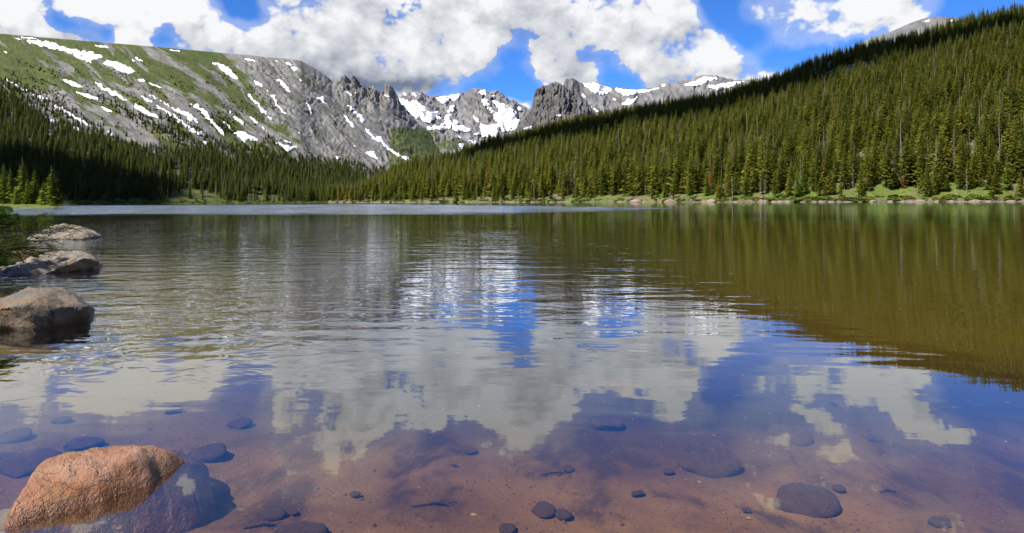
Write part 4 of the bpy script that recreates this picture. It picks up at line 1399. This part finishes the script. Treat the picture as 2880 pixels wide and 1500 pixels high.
def hull_rock(name, pts, mat, sub=5, smooth=3, amp=0.03, freq=3.0, seed=0, relax=0.5):
    bm = bmesh.new()
    for p_ in pts:
        bm.verts.new(p_)
    r = bmesh.ops.convex_hull(bm, input=bm.verts)
    bmesh.ops.delete(bm, geom=list({g for g in list(r['geom_interior']) + list(r['geom_unused']) if isinstance(g, bmesh.types.BMVert)}), context='VERTS')
    bmesh.ops.triangulate(bm, faces=bm.faces)
    size = max((a.co - b.co).length for a in bm.verts for b in bm.verts)
    target = size / (2 ** sub * 1.3)
    for it in range(9):
        es = [e for e in bm.edges if e.calc_length() > max(target, size / (2.2 ** (it + 1)))]
        if not es:
            if size / (2.2 ** (it + 1)) < target:
                break
            continue
        bmesh.ops.subdivide_edges(bm, edges=es, cuts=1)
        bmesh.ops.triangulate(bm, faces=bm.faces)
        if it in (3, 4):
            for _ in range(smooth):
                bmesh.ops.smooth_vert(bm, verts=bm.verts, factor=relax, use_axis_x=True, use_axis_y=True, use_axis_z=True)
    bm.normal_update()
    co = np.array([v.co[:] for v in bm.verts])
    no = np.array([v.normal[:] for v in bm.verts])
    f = freq / size * 1.5
    d = (fbm(co[:, 0] * f + co[:, 2] * f * 0.7, co[:, 1] * f - co[:, 2] * f * 0.6, 6, seed, 0.55) * 0.6
         + 0.5 * (ridged(co[:, 0] * f * 1.7 + co[:, 2] * f, co[:, 1] * f * 1.7 + co[:, 2] * f * 0.9, 4, seed + 9) - 0.8) * 0.5)
    co = co + no * (d * amp)[:, None]
    for v, c in zip(bm.verts, co):
        v.co = c
    bmesh.ops.recalc_face_normals(bm, faces=bm.faces)
    me = bpy.data.meshes.new(name)
    bm.to_mesh(me)
    bm.free()
    me.polygons.foreach_set('use_smooth', np.ones(len(me.polygons), bool))
    me.materials.append(mat)
    return me


# the orange boulder at the near shore, part above and part under water
pts = [PW(522, 1300, 0.0), PW(8, 1490, 0.0),
       P(290, 1254, 3.62), P(400, 1251, 3.68), P(480, 1274, 3.80), P(165, 1274, 3.52), P(110, 1306, 3.42), P(62, 1378, 3.24), P(34, 1430, 3.14),
       P(250, 1300, 3.45), P(380, 1290, 3.55),
       PW(520, 1275, -0.10), PW(584, 1308, -0.17), PW(588, 1385, -0.20), PW(600, 1421, -0.26), PW(566, 1470, -0.26), PW(500, 1500, -0.25), PW(250, 1600, -0.25), PW(0, 1640, -0.25),
       PW(0, 1510, -0.10)]
deep = [Vector((p_.x * 1.0, p_.y, -0.55)) for p_ in (PW(110, 1330, -0.2), PW(220, 1240, -0.2), PW(450, 1225, -0.2), PW(600, 1300, -0.2), PW(620, 1421, -0.25), PW(520, 1520, -0.25), PW(0, 1640, -0.25), PW(30, 1450, -0.25))]
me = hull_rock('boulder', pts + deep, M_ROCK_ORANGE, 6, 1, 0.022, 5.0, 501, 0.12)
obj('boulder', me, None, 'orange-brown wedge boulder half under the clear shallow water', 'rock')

# the lichen boulder
pts = [P(0, 856, 7.9), P(50, 828, 8.2), P(100, 811, 8.5), P(150, 806, 8.6), P(190, 813, 8.55), P(218, 836, 8.4), P(255, 862, 8.3), P(-130, 880, 7.8), P(120, 835, 8.0), P(60, 860, 7.75),
       PW(263, 872, 0), PW(228, 886, 0.0), PW(225, 895, -0.05), PW(180, 914, 0), PW(100, 928, 0.0), PW(0, 926, 0), PW(-150, 920, 0.0)]
pts += [Vector((q.x, q.y, -0.75)) for q in (PW(245, 868, 0), PW(160, 895, 0), PW(0, 910, 0), PW(-150, 905, 0), PW(-130, 850, 0), PW(150, 840, 0))]
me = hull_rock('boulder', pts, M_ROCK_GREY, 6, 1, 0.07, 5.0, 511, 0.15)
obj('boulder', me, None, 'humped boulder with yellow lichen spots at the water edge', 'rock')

# the rounded boulder under the twigs
pts = [P(20, 768, 14.0), P(60, 744, 14.3), P(110, 721, 14.6), P(165, 706, 14.9), P(192, 704, 15.0), P(230, 708, 15.0), P(262, 718, 14.9), P(279, 735, 14.8), P(170, 725, 14.4), P(240, 725, 14.5), P(-60, 770, 13.8),
       PW(286, 748, 0), PW(232, 760, 0.0), PW(130, 771, 0), PW(35, 776, 0.0), PW(-70, 780, 0)]
pts += [Vector((q.x, q.y, -1.0)) for q in (PW(262, 746, 0), PW(220, 754, 0), PW(50, 770, 0), PW(-60, 770, 0), PW(10, 745, 0), PW(250, 732, 0))]
me = hull_rock('boulder', pts, M_ROCK_PALE, 6, 1, 0.09, 5.0, 521, 0.18)
obj('boulder', me, None, 'broad rounded tan boulder behind the lichen-spotted one', 'rock')

# the low dome farther out
pts = [P(95, 662, 27.5), P(112, 648, 28), P(140, 638, 28.3), P(180, 633, 28.6), P(228, 635, 28.6), P(258, 645, 28.5), P(283, 660, 28.2), P(180, 645, 27.5), P(240, 650, 27.5), P(75, 668, 27.2),
       PW(287, 668, 0), PW(232, 674, 0), PW(140, 677, 0), PW(70, 675, 0)]
pts += [Vector((q.x, q.y, -1.6)) for q in (PW(272, 666, 0), PW(225, 671, 0), PW(90, 672, 0), PW(90, 663, 0), PW(268, 659, 0))]
me = hull_rock('boulder', pts, M_ROCK_PALE, 6, 1, 0.12, 5.0, 531, 0.25)
obj('boulder', me, None, 'low pale dome boulder farthest out in the lake', 'rock')


def blob_rock(name, seed, mat, flat=0.5, sub=4):
    bm = bmesh.new()
    bmesh.ops.create_icosphere(bm, subdivisions=sub, radius=1.0)
    rr = random.Random(seed)
    planes = [(Vector((rr.uniform(-1, 1), rr.uniform(-1, 1), rr.uniform(-.4, 1))).normalized(), rr.uniform(0.62, 0.9)) for _ in range(7)]
    for v in bm.verts:
        for n, d in planes:
            k_ = v.co.dot(n) - d
            if k_ > 0:
                v.co -= n * k_ * 0.85
    co = np.array([v.co[:] for v in bm.verts])
    d = 0.10 * fbm(co[:, 0] * 1.6 + co[:, 2], co[:, 1] * 1.6 - co[:, 2], 5, seed)
    for v, k_ in zip(bm.verts, d):
        v.co *= 1 + k_
        v.co.z *= flat
    me = bpy.data.meshes.new(name)
    bm.to_mesh(me)
    bm.free()
    me.polygons.foreach_set('use_smooth', np.ones(len(me.polygons), bool))
    me.materials.append(mat)
    return me


STONES = [blob_rock('stone', 600 + i, M_STONE, 0.42, 3) for i in range(5)]
STONES_B = [blob_rock('stone', 620 + i, M_STONE_BROWN, 0.42, 3) for i in range(4)]
SHORE = [blob_rock('stone', 640 + i, M_SHORE, 0.6, 3) for i in range(5)]
big_labels = {
    (582, 1270): 'rounded dark stone under water just beyond the tip of the orange boulder',
    (82, 1294): 'large dark slab under water behind the orange boulder',
    (676, 1192): 'dark oblong stone under water where the cloud reflection ends',
    (2262, 1397): 'large blotched brown stone on the lake bed with a small one at its side',
    (2003, 1307): 'long low dark stone half buried in the sandy lake bed',
    (1704, 1190): 'dark angular four-sided stone under water',
    (2208, 1225): 'broad flat bluish stone under the cloud reflection',
    (1527, 1430): 'brown upright stone on pale sand beside a smaller leaning one',
}
sub_list = [(234, 1250, 100, 38, 0), (582, 1270, 115, 42, 0), (676, 1192, 70, 30, 0), (172, 1184, 50, 20, 0), (488, 1155, 48, 18, 0), (33, 1225, 100, 40, 0), (82, 1294, 180, 75, 0), (8, 1287, 60, 26, 0),
            (762, 1446, 95, 30, 1), (828, 1446, 28, 14, 1), (850, 1505, 165, 40, 0), (1704, 1190, 103, 38, 0), 
            (1527, 1430, 76, 48, 1), (1585, 1446, 52, 32, 1), (1429, 1487, 52, 32, 1), (1794, 1393, 42, 16, 0), (1597, 1321, 36, 18, 1),
            (1322, 1270, 38, 18, 0), (1753, 1100, 165, 26, 0), (2003, 1307, 200, 56, 1), (2262, 1397, 200, 85, 1), (2358, 1376, 36, 20, 0), (2643, 1467, 66, 32, 1), (2651, 1200, 38, 26, 0),
            (2208, 1225, 160, 48, 1), (2370, 1130, 62, 30, 0), (2463, 1237, 44, 16, 0), (560, 950, 120, 30, 0), (460, 960, 90, 24, 0), (980, 1120, 60, 14, 0), (1210, 1080, 40, 20, 0), (340, 1000, 90, 22, 0),
            (1010, 930, 80, 14, 0), (1880, 1330, 34, 14, 1), (2100, 1440, 30, 12, 1), (1000, 1395, 40, 14, 1), ]
for n_, (sx, sy, sw, sh, br) in enumerate(sub_list):
    # sit on the bed: intersect the sight line with the bed
    z_ = -0.3
    for _ in range(6):
        p_ = PW(sx, sy + sh * 0.3, z_)
        z_ = float(ground_z(np.array(p_.x), np.array(p_.y)))
    p_ = PW(sx, sy + sh * 0.3, z_)
    rad = sw / F * p_.y / 2
    o = bpy.data.objects.new('submerged_stone', (STONES_B if br else STONES)[n_ % 4])
    COL.objects.link(o)
    depth_px = sh / F * p_.y / math.sin(math.atan2(EYE - z_, p_.y))      # footprint along the view
    ry = max(rad * 0.45, min(rad * 1.1, depth_px * 0.42))
    hgt = min(rad * 0.42, -z_ * 0.32) / 0.42
    o.location = (p_.x, p_.y, z_ + 0.02)
    o.scale = (rad, ry, hgt)
    o.rotation_euler = (0, 0, random.Random(n_).uniform(-0.3, 0.3))
    lab = big_labels.get((sx, sy))
    if lab:
        tag(o, lab, 'stone')
    else:
        tag(o, 'smaller brown stone lying under water on the lake bed' if br else 'smaller dark stone lying under water on the lake bed', 'stone',
            'smaller brown stones under water' if br else 'smaller dark stones under water')

# gravel and dark flecks on the near bed
gm = MB()
rg = random.Random(77)
peb = []
for i in range(9500):
    Yp = 2.2 + 6.5 * rg.random() ** 1.3
    Xp = rg.uniform(-0.80, 0.80) * Yp
    s_ = rg.uniform(0.0025, 0.008) * (1 + (rg.random() < 0.03) * 1.8)
    peb.append((Xp, Yp, s_))
pa = np.array(peb)
zz = ground_z(pa[:, 0], pa[:, 1])
for (Xp, Yp, s_), z_ in zip(peb, zz):
    c = Vector((Xp, Yp, z_ + s_ * 0.2))
    a = rg.random() * 6.28
    e1 = Vector((math.cos(a), math.sin(a), 0)) * s_ * rg.uniform(0.8, 1.6)
    e2 = Vector((-math.sin(a), math.cos(a), 0)) * s_ * rg.uniform(0.6, 1.0)
    up_ = Vector((0, 0, s_ * 0.6))
    n0 = len(gm.v)
    gm.v += [c + e1, c + e2, c - e1, c - e2, c + up_]
    gm.f += [(n0, n0 + 1, n0 + 4), (n0 + 1, n0 + 2, n0 + 4), (n0 + 2, n0 + 3, n0 + 4), (n0 + 3, n0, n0 + 4)]
mg, t = material('bed_gravel')
isl = t.new('ShaderNodeNewGeometry').outputs['Random Per Island']
gc = t.mix(t.ramp(isl, 0.0, 1.0, smooth=False), (0.03, 0.018, 0.012), (0.15, 0.085, 0.036))
gc = t.mix(t.ramp(isl, 0.93, 0.97), gc, (0.30, 0.18, 0.06))
principled(t, gc, 0.9, None, 0.1)
obj('gravel', gm.mesh('gravel', mg), None, 'scattered gravel and flecks on the shallow lake bed', 'gravel', None, 'stuff')

# sunken twigs
M_TWIG = mat_bark('sodden_twig', (0.02, 0.014, 0.010), (0.045, 0.03, 0.02))
for i, (sx, sy, L, a) in enumerate([(1220, 1440, 0.26, 0.2), (1560, 1330, 0.2, 0.3), (2500, 1365, 0.12, 0.1), (740, 1490, 0.2, 0.3)]):
    p_ = PW(sx, sy, -0.32)
    z_ = float(ground_z(np.array(p_.x), np.array(p_.y))) + 0.012
    mb = MB()
    d = Vector((math.cos(a), math.sin(a), 0))
    n = Vector((-d.y, d.x, 0))
    mb.tube([(-d * L / 2), (n * 0.02), (d * L * 0.3 - n * 0.01), (d * L / 2 + n * 0.02)], [0.004, 0.006, 0.005, 0.002], 5)
    mb.tube([d * L * 0.1, d * L * 0.25 + n * 0.06], [0.004, 0.001], 4)
    o = obj('twig', mb.mesh('twig', M_TWIG, True), None, 'thin dark sunken twig on the sandy lake bed', 'twig', 'sunken twigs')
    o.location = (p_.x, p_.y, z_)

# stones on the far bank
rs = random.Random(21)
bank_st = [(1790, 567, 60), (2000, 566, 56, 'w'), (2140, 563, 20, 'round'), (2246, 560, 30, 'white'), (1884, 564, 50), (2070, 566, 22), (2078, 563, 18), (2135, 567, 26), (2340, 566, 30), (2365, 566, 34),
           (2420, 566, 26), (2455, 564, 34, 'o'), (2505, 566, 26, 'o'), (2585, 566, 52, 'w'), (2635, 566, 24), (2676, 566, 30), (2733, 564, 34), (2752, 566, 26), (2845, 564, 36), (2390, 566, 24),
           (1745, 567, 30), (1980, 566, 22), (2175, 566, 26), (2195, 566, 30), (2215, 566, 28), (1550, 568, 18), (1650, 568, 16), (2290, 566, 22), (2310, 566, 24), (2540, 566, 22), (2780, 566, 24), (2310, 565, 20)]
for i, b in enumerate(bank_st):
    u = float(level(b[0], b[1])[0])
    Yb = float(T_HILL.Y0f(u)) + rs.uniform(0.0, 1.2)
    w_ = b[2] / F * Yb / 2
    fl = b[3] if len(b) > 3 else ''
    o = bpy.data.objects.new('bank_stone', SHORE[i % 5])
    COL.objects.link(o)
    o.location = (u / F * Yb, Yb, 0.02)
    o.scale = (w_ * 0.70, w_ * 0.7, w_ * (1.4 if fl == 'round' else 0.6 if fl else 0.62))
    o.rotation_euler = (0, 0, rs.uniform(0, 6.28))
    lab = {'round': 'pale round boulder on the far bank beside a slim trunk', 'white': 'white angular boulder set back on the grassy far bank'}.get(fl)
    if lab:
        tag(o, lab, 'rock')
        if fl == 'white':
            o.location.y += 2.5
            o.location.z = 0.9
    else:
        tag(o, 'tan stone at the waterline of the grassy far bank', 'stone', 'stones along the far bank')

# leaning bleached snag and slim grey trunks on the far bank, fallen log
def bank_point(px_, back):
    u = float(level(px_, 563)[0])
    Yb = float(T_HILL.Y0f(u)) + back
    return Vector((u / F * Yb, Yb, drop(bvh_hill, u / F * Yb, Yb) or 0.5))


def snag(px_, back, Hm, lean, r, name, label, stubs=8, cat='dead tree', group=None):
    b = bank_point(px_, back)
    mb = MB()
    rr = random.Random(int(px_))
    top = Vector((lean * Hm, 0, Hm))
    mb.tube([Vector((0, 0, -0.5)), top * 0.3 + Vector((0.05, 0, 0)), top * 0.7, top], [r * 1.3, r, r * 0.8, r * 0.5], 7)
    for s_ in range(stubs):
        f_ = rr.uniform(0.3, 0.97)
        a = rr.uniform(0, 6.28)
        L = rr.uniform(0.3, 1.1)
        q0 = top * f_
        mb.tube([q0, q0 + Vector((math.cos(a), math.sin(a), -0.25)) * L], [0.04, 0.012], 4)
    o = obj(name, mb.mesh(name, M_DEADWOOD, True), None, label, cat, group)
    o.location = b
    return o


snag(2627, 14, 4.8, -0.28, 0.16, 'leaning_snag', 'broken bleached trunk leaning on the green meadow of the far bank', 2)
snag(1502, 1.6, 13, 0.0, 0.13, 'bare_snag', 'tall bare pale trunk at the waterline beside a fallen log', 22)
snag(2060, 1.8, 10.5, -0.02, 0.14, 'bare_snag', 'grey bare trunk rising from the stones of the far bank', 26)
snag(2152, 2.0, 9, 0.0, 0.10, 'bare_snag', 'slim bare trunk beside the pale round boulder', 18)
snag(2852, 1.4, 4.5, 0.03, 0.12, 'bare_snag', 'short forked grey snag above a tan boulder on the bank', 9)
snag(2578, 5, 5.5, 0.06, 0.09, 'bare_snag', 'thin grey dead stem in a bush at the meadow edge', 14)
b = bank_point(1515, 0.4)
mb = MB()
mb.tube([(-1.8, 0, 0.75), (0, 0, 0.35), (2.2, 0.1, 0.05)], [0.16, 0.14, 0.08], 7)
mb.tube([(0.2, 0, 0.35), (0.9, -0.3, 0.9)], [0.05, 0.015], 4)
o = obj('fallen_log', mb.mesh('fallen_log', M_DEADWOOD, True), None, 'pale fallen log slanting into the water at the far bank', 'log')
o.location = (b.x, b.y, 0.05)

for i, (dx_, L_, a_) in enumerate([(2062, 3.2, 0.15), (1700, 4.0, -0.1), (2330, 3.0, 0.25), (2560, 2.6, -0.2), (2795, 3.4, 0.1), (1260, 5.0, 0.05), (1420, 4.0, -0.12)]):
    b = bank_point(dx_, 0.9)
    mb = MB()
    rr = random.Random(900 + i)
    mb.tube([(-L_ / 2, 0, 0.25), (0, 0.1, 0.28), (L_ / 2, 0, 0.12)], [0.13, 0.11, 0.05], 6)
    for q_ in range(5):
        x_ = rr.uniform(-0.45, 0.4) * L_
        mb.tube([(x_, 0, 0.27), (x_ + rr.uniform(-.3, .5), rr.uniform(-.5, .3), rr.uniform(0.5, 1.0))], [0.035, 0.01], 4)
    o = obj('driftwood_log', mb.mesh('driftwood_log', M_DEADWOOD, True), None, 'grey branchy driftwood log lying along the far bank', 'log', 'driftwood along the far bank')
    o.location = (b.x, b.y, b.z)
    o.rotation_euler = (0, 0, a_)

# ------------------------------------------------------------------ wooded point on the left
def build_point():
    u0, u1, n = float(level(-700, 575)[0]), float(level(172, 575)[0]), 70
    us = np.linspace(u0, u1, n)
    vs_, fs = [], []
    prof = [(0, -1.2), (1.0, -0.1), (1.6, 0.12), (3, 0.35), (8, 0.8), (20, 1.1), (34, 0.9), (44, -0.1), (48, -1.2)]
    for i, u in enumerate(us):
        k_ = (u1 - u) / (u1 - u0)
        w_ = max(0.06, min(1.0, (1 - (1 - min(1, k_ * 9)) ** 2) ** 0.5)) if k_ > 0 else 0.05
        c = 166 + 6 * (1 - w_) * 1.5 + 1.2 * float(pn(i / 3.1, 0.5, 5))
        for d, z_ in prof:
            Yp = c + d * w_
            vs_.append((u / F * Yp, Yp, z_ * (0.3 + 0.7 * w_) + (0.12 * float(pn(u / 9, d, 8)) if z_ > 0.2 else 0)))
    m_ = len(prof)
    me = mesh_np('wooded_point', vs_, grid_faces(n, m_), M_HILL, True, {'grass': np.full(len(vs_), 0.95), 'tone': np.full(len(vs_), 0.6)})
    o_ = obj('wooded_point', me, None, 'low grassy point of land with a few bright spruces', 'terrain', None, 'structure')
    return o_


build_point()
pt_trees = [(145, 586, 466, 176, 6, 1.15, 'bright spruce at the very tip of the grassy point'), (64, 572, 442, 188, 2, 1.0, 'tallest bright spruce of the group on the grassy point'),
            (98, 578, 477, 184, 4, 1.05, 'bright spruce next to the tip tree on the grassy point'), (77, 577, 500, 182, 0, 1.1, 'low spruce between the two tallest on the grassy point'),
            (121, 580, 512, 180, 0, 1.1, 'short spruce tucked behind the tip tree of the point'), (30, 574, 474, 192, 1, 1.0, None), (11, 574, 460, 196, 4, 1.0, None), (-20, 574, 455, 190, 2, 1.0, None),
            (-60, 574, 450, 190, 0, 1.0, None), (45, 576, 520, 180, 2, 1.0, None), (-110, 574, 450, 195, 1, 1.0, None), (-170, 574, 445, 190, 4, 1.0, None)]
for i, (tx, yb, yt, Yt, vi, wd, lab) in enumerate(pt_trees):
    u = float(level(tx, yb)[0])
    top = P(tx, yt, Yt).z
    tree('spruce_tree', VAR_BRIGHT[vi], (u / F * Yt, Yt, 0.55), top - 0.55, wd * 1.15, i * 1.3, lab or 'spruce standing back from the tip on the grassy point', None if lab else 'spruces on the grassy point')

# ------------------------------------------------------------------ near left bank: overhanging spruce and bare shrub
M_NEAR = mat_foliage('near_needles', (0.035, 0.070, 0.010), (0.055, 0.10, 0.014), (0.07, 0.11, 0.018), 0.35)


def bough(leaf, wood, p0, d0, L, rr, droop=0.15, twigs=12, nl=0.035):
    """a branch with side twigs clothed in short needles"""
    pts = []
    d = d0.normalized()
    side = d.cross(Vector((0, 0, 1))).normalized()
    for i in range(7):
        f_ = i / 6
        pts.append(p0 + d * L * f_ + Vector((0, 0, -droop * L * f_ * f_ + 0.10 * L * f_ ** 3)))
    wood.tube(pts, [0.012 * (1 - 0.8 * i / 6) + 0.002 for i in range(7)], 5)

    def needles(a, b, n):
        ax = (b - a).normalized()
        for k_ in range(n):
            f_ = rr.random()
            q_ = a + (b - a) * f_
            th = rr.random() * 6.28
            o1 = ax.orthogonal().normalized()
            o2 = ax.cross(o1)
            out = (o1 * math.cos(th) + o2 * math.sin(th)) * 0.8 + ax * 0.6 + Vector((0, 0, 0.25))
            out = out.normalized() * nl * rr.uniform(0.7, 1.2)
            w_ = ax.cross(out).normalized() * nl * 0.16
            leaf.quad(q_ - w_ * 0.6, q_ + out * 0.55 - w_, q_ + out, q_ + out * 0.55 + w_)
    needles(pts[2], pts[6], int(L * 130))
    for k_ in range(twigs):
        f_ = 0.15 + 0.82 * (k_ + rr.random()) / twigs
        i = min(5, int(f_ * 6))
        base = pts[i].lerp(pts[i + 1], f_ * 6 - i)
        sgn = 1 if k_ % 2 else -1
        tl_ = L * 0.48 * (1.05 - f_) * rr.uniform(0.7, 1.2) + 0.05
        td = (d * 0.75 + side * sgn * 0.8 + Vector((0, 0, rr.uniform(-0.15, 0.2)))).normalized()
        tip = base + td * tl_
        wood.tube([base, tip], [0.004, 0.0015], 3)
        needles(base, tip, int(tl_ * 240))
        for s2 in (0.45, 0.75):
            b2 = base.lerp(tip, s2)
            t2 = b2 + (td + side * sgn * -0.9 * (1 if s2 < 0.6 else -1) + Vector((0, 0, 0.1))).normalized() * tl_ * 0.4
            needles(b2, t2, int(tl_ * 90))


def near_spruce(root, Hm, boughs, label, seed):
    rr = random.Random(seed)
    e = bpy.data.objects.new('overhanging_spruce', None)
    COL.objects.link(e)
    e.location = root
    tag(e, label, 'tree')
    leaf, wood = MB(), MB()
    wood.tube([(0, 0, -0.3), (0.02, 0, Hm * 0.5), (0, 0.02, Hm)], [0.07, 0.045, 0.008], 8)
    for (z_, az, L) in boughs:
        bough(leaf, wood, Vector((0, 0, z_)), Vector((math.cos(az), math.sin(az), 0.05)), L * 0.80, rr)
    for k_ in range(22):
        z_ = rr.uniform(0.15, 0.72) * Hm
        az = rr.uniform(1.6, 4.7)
        bough(leaf, wood, Vector((0, 0, z_)), Vector((math.cos(az), math.sin(az), 0.1)), (Hm - z_) * 0.42 + 0.15, rr, twigs=8)
    obj('trunk', wood.mesh('trunk', M_BARK, True), e)
    obj('crown', leaf.mesh('crown', M_NEAR), e)
    return e


ra = P(-165, 640, 11.0)
zr = float(ground_z(np.array(ra.x), np.array(11.0)))
z_of = lambda y_: float(P(0, y_ + 34, 11.0).z) - zr
near_spruce((ra.x, 11.0, zr), 1.75, [(z_of(552), 0.0, 1.45), (z_of(566), -0.18, 1.60), (z_of(575), 0.22, 1.45), (z_of(590), -0.05, 1.55), (z_of(598), 0.3, 1.3), (z_of(604), -0.3, 1.65), (z_of(560), 0.4, 1.2), (z_of(570), -0.4, 1.2),
                                    (z_of(556), 0.1, 1.2), (z_of(562), -0.2, 1.3), (z_of(580), -0.5, 1.3), (z_of(585), 0.12, 1.5)],
            'bright green spruce boughs reaching over the water above the boulders', 1)
rb_ = P(-110, 760, 12.6)
zr2 = float(ground_z(np.array(rb_.x), np.array(12.6)))
z2f = lambda y_: float(P(0, y_, 12.6).z) - zr2
near_spruce((rb_.x, 12.6, zr2), 1.0, [(z2f(722), 0.0, 1.2), (z2f(735), -0.2, 1.3), (z2f(745), 0.15, 1.15), (z2f(728), 0.35, 1.0), (z2f(750), -0.4, 1.2), (z2f(715), -0.1, 0.95)],
            'low green spruce bough beside the rounded tan boulder', 2)


def bare_shrub():
    rr = random.Random(4)
    wood, leaf = MB(), MB()
    root = P(-140, 700, 12.2)
    root.z = float(ground_z(np.array(root.x), np.array(root.y)))

    def grow(p0, d, L, r, lev):
        pts = [p0]
        dd = d.normalized()
        for i in range(4):
            dd = (dd + Vector((rr.uniform(-.22, .22), rr.uniform(-.22, .22), rr.uniform(-.16, .12)))).normalized()
            pts.append(pts[-1] + dd * L / 4)
        wood.tube(pts, [r, r * 0.85, r * 0.7, r * 0.55, r * 0.35], 5 if lev == 0 else 3)
        if lev < 3:
            for k_ in range([6, 5, 4][lev]):
                i = rr.randint(1, 4)
                nd = (dd + Vector((rr.uniform(-.3, .9), rr.uniform(-.8, .8), rr.uniform(-.35, .45)))).normalized()
                grow(pts[i], nd, L * rr.uniform(0.35, 0.55), r * 0.5, lev + 1)
        if lev >= 2:
            for k_ in range(4):
                q_ = pts[rr.randint(1, 4)]
                o1 = Vector((rr.uniform(-1, 1), rr.uniform(-1, 1), rr.uniform(0, 1))).normalized() * rr.uniform(0.012, 0.026)
                o2 = o1.orthogonal().normalized() * 0.008
                leaf.quad(q_, q_ + o1 * .5 + o2, q_ + o1, q_ + o1 * .5 - o2)
    for yy_, dz, L in ((668, 0.10, 1.45), (655, 0.22, 1.35), (676, 0.02, 1.5), (660, 0.0, 1.5), (640, 0.12, 1.2), (684, -0.05, 1.4)):
        grow(Vector((0, rr.uniform(-.3, .3), float(P(0, yy_ + 22, 12.2).z) - root.z)), Vector((1, rr.uniform(-.2, .2), dz)), L, 0.018, 0)
    wood.tube([(0, 0, -0.2), (0, 0, 1.4)], [0.05, 0.03], 6)
    e = bpy.data.objects.new('bare_shrub', None)
    COL.objects.link(e)
    e.location = root
    tag(e, 'tangled dark twiggy shrub with a few tiny leaves over the water', 'shrub')
    obj('branches', wood.mesh('branches', mat_bark('dark_twigs', (0.02, 0.016, 0.012), (0.05, 0.04, 0.03)), True), e)
    obj('leaves', leaf.mesh('leaves', M_NEAR), e)


bare_shrub()
# small dark rock between the boulders
o = obj('wet_rock', STONES[2], None, 'small dark wet rock just breaking the surface under the twigs', 'rock')
o.location = PW(72, 712, -0.02)
o.scale = (0.45, 0.4, 0.25)
# spruces on the bank, whose shade falls on the boulders
for i, (tx, ty, th, vi) in enumerate([(-8.3, 4.7, 3.8, 2), (-13.9, 10.4, 5.2, 4), (-11.6, 7.0, 5.5, 0), (-20.0, 16.0, 6.0, 6), (-27, 21, 8.0, 2)]):
    zt = float(ground_z(np.array(tx), np.array(ty)))
    tree('spruce_tree', VAR_BRIGHT[vi], (tx, ty, zt - 0.05), th, 1.25, i * 2.1, 'spruce on the near bank that shades the boulders', 'spruces on the near bank')

# ------------------------------------------------------------------ drifting clouds between the sun and the slopes
def cloud(target, dist, rx, ry, rz, seed, label):
    m = bpy.data.materials.get('cloud_white')
    if m is None:
        m, t = material('cloud_white')
        d = t.new('ShaderNodeBsdfDiffuse', {'Color': (0.9, 0.9, 0.9)})
        tl = t.new('ShaderNodeBsdfTranslucent', {'Color': (0.8, 0.8, 0.82)})
        mx = t.new('ShaderNodeMixShader', {0: 0.3, 1: d.outputs[0], 2: tl.outputs[0]})
        t.l.new(mx.outputs[0], t.out.inputs[0])
    bm = bmesh.new()
    bmesh.ops.create_icosphere(bm, subdivisions=6, radius=1.0)
    co = np.array([v.co[:] for v in bm.verts])
    a, b_ = co[:, 0] * 1.6 + co[:, 2] * 0.9, co[:, 1] * 1.6 - co[:, 2] * 0.8
    k_ = 1 + 0.62 * fbm(a * 1.3, b_ * 1.3, 5, seed, 0.55) + 0.12 * (0.5 - np.abs(pn(a * 4, b_ * 4, seed + 7)))
    co = co * k_[:, None] * np.array([rx, ry, rz])
    co[:, 2] = np.where(co[:, 2] < -0.35 * rz, -0.35 * rz + 0.15 * (co[:, 2] + 0.35 * rz), co[:, 2])
    for v, c in zip(bm.verts, co):
        v.co = c
    me = bpy.data.meshes.new('cloud')
    bm.to_mesh(me)
    bm.free()
    me.polygons.foreach_set('use_smooth', np.ones(len(me.polygons), bool))
    me.materials.append(m)
    o = obj('cloud', me, None, label, 'cloud')
    o.location = Vector(target) + sun_dir * dist


cloud((-345, 470, 25), 1500, 68, 60, 45, 803, 'small white cumulus high behind the viewer shading the lower mountain forest')
cloud((235, 735, 100), 1500, 270, 88, 50, 801, 'long white cumulus high over the lake shading the hilltop forest')
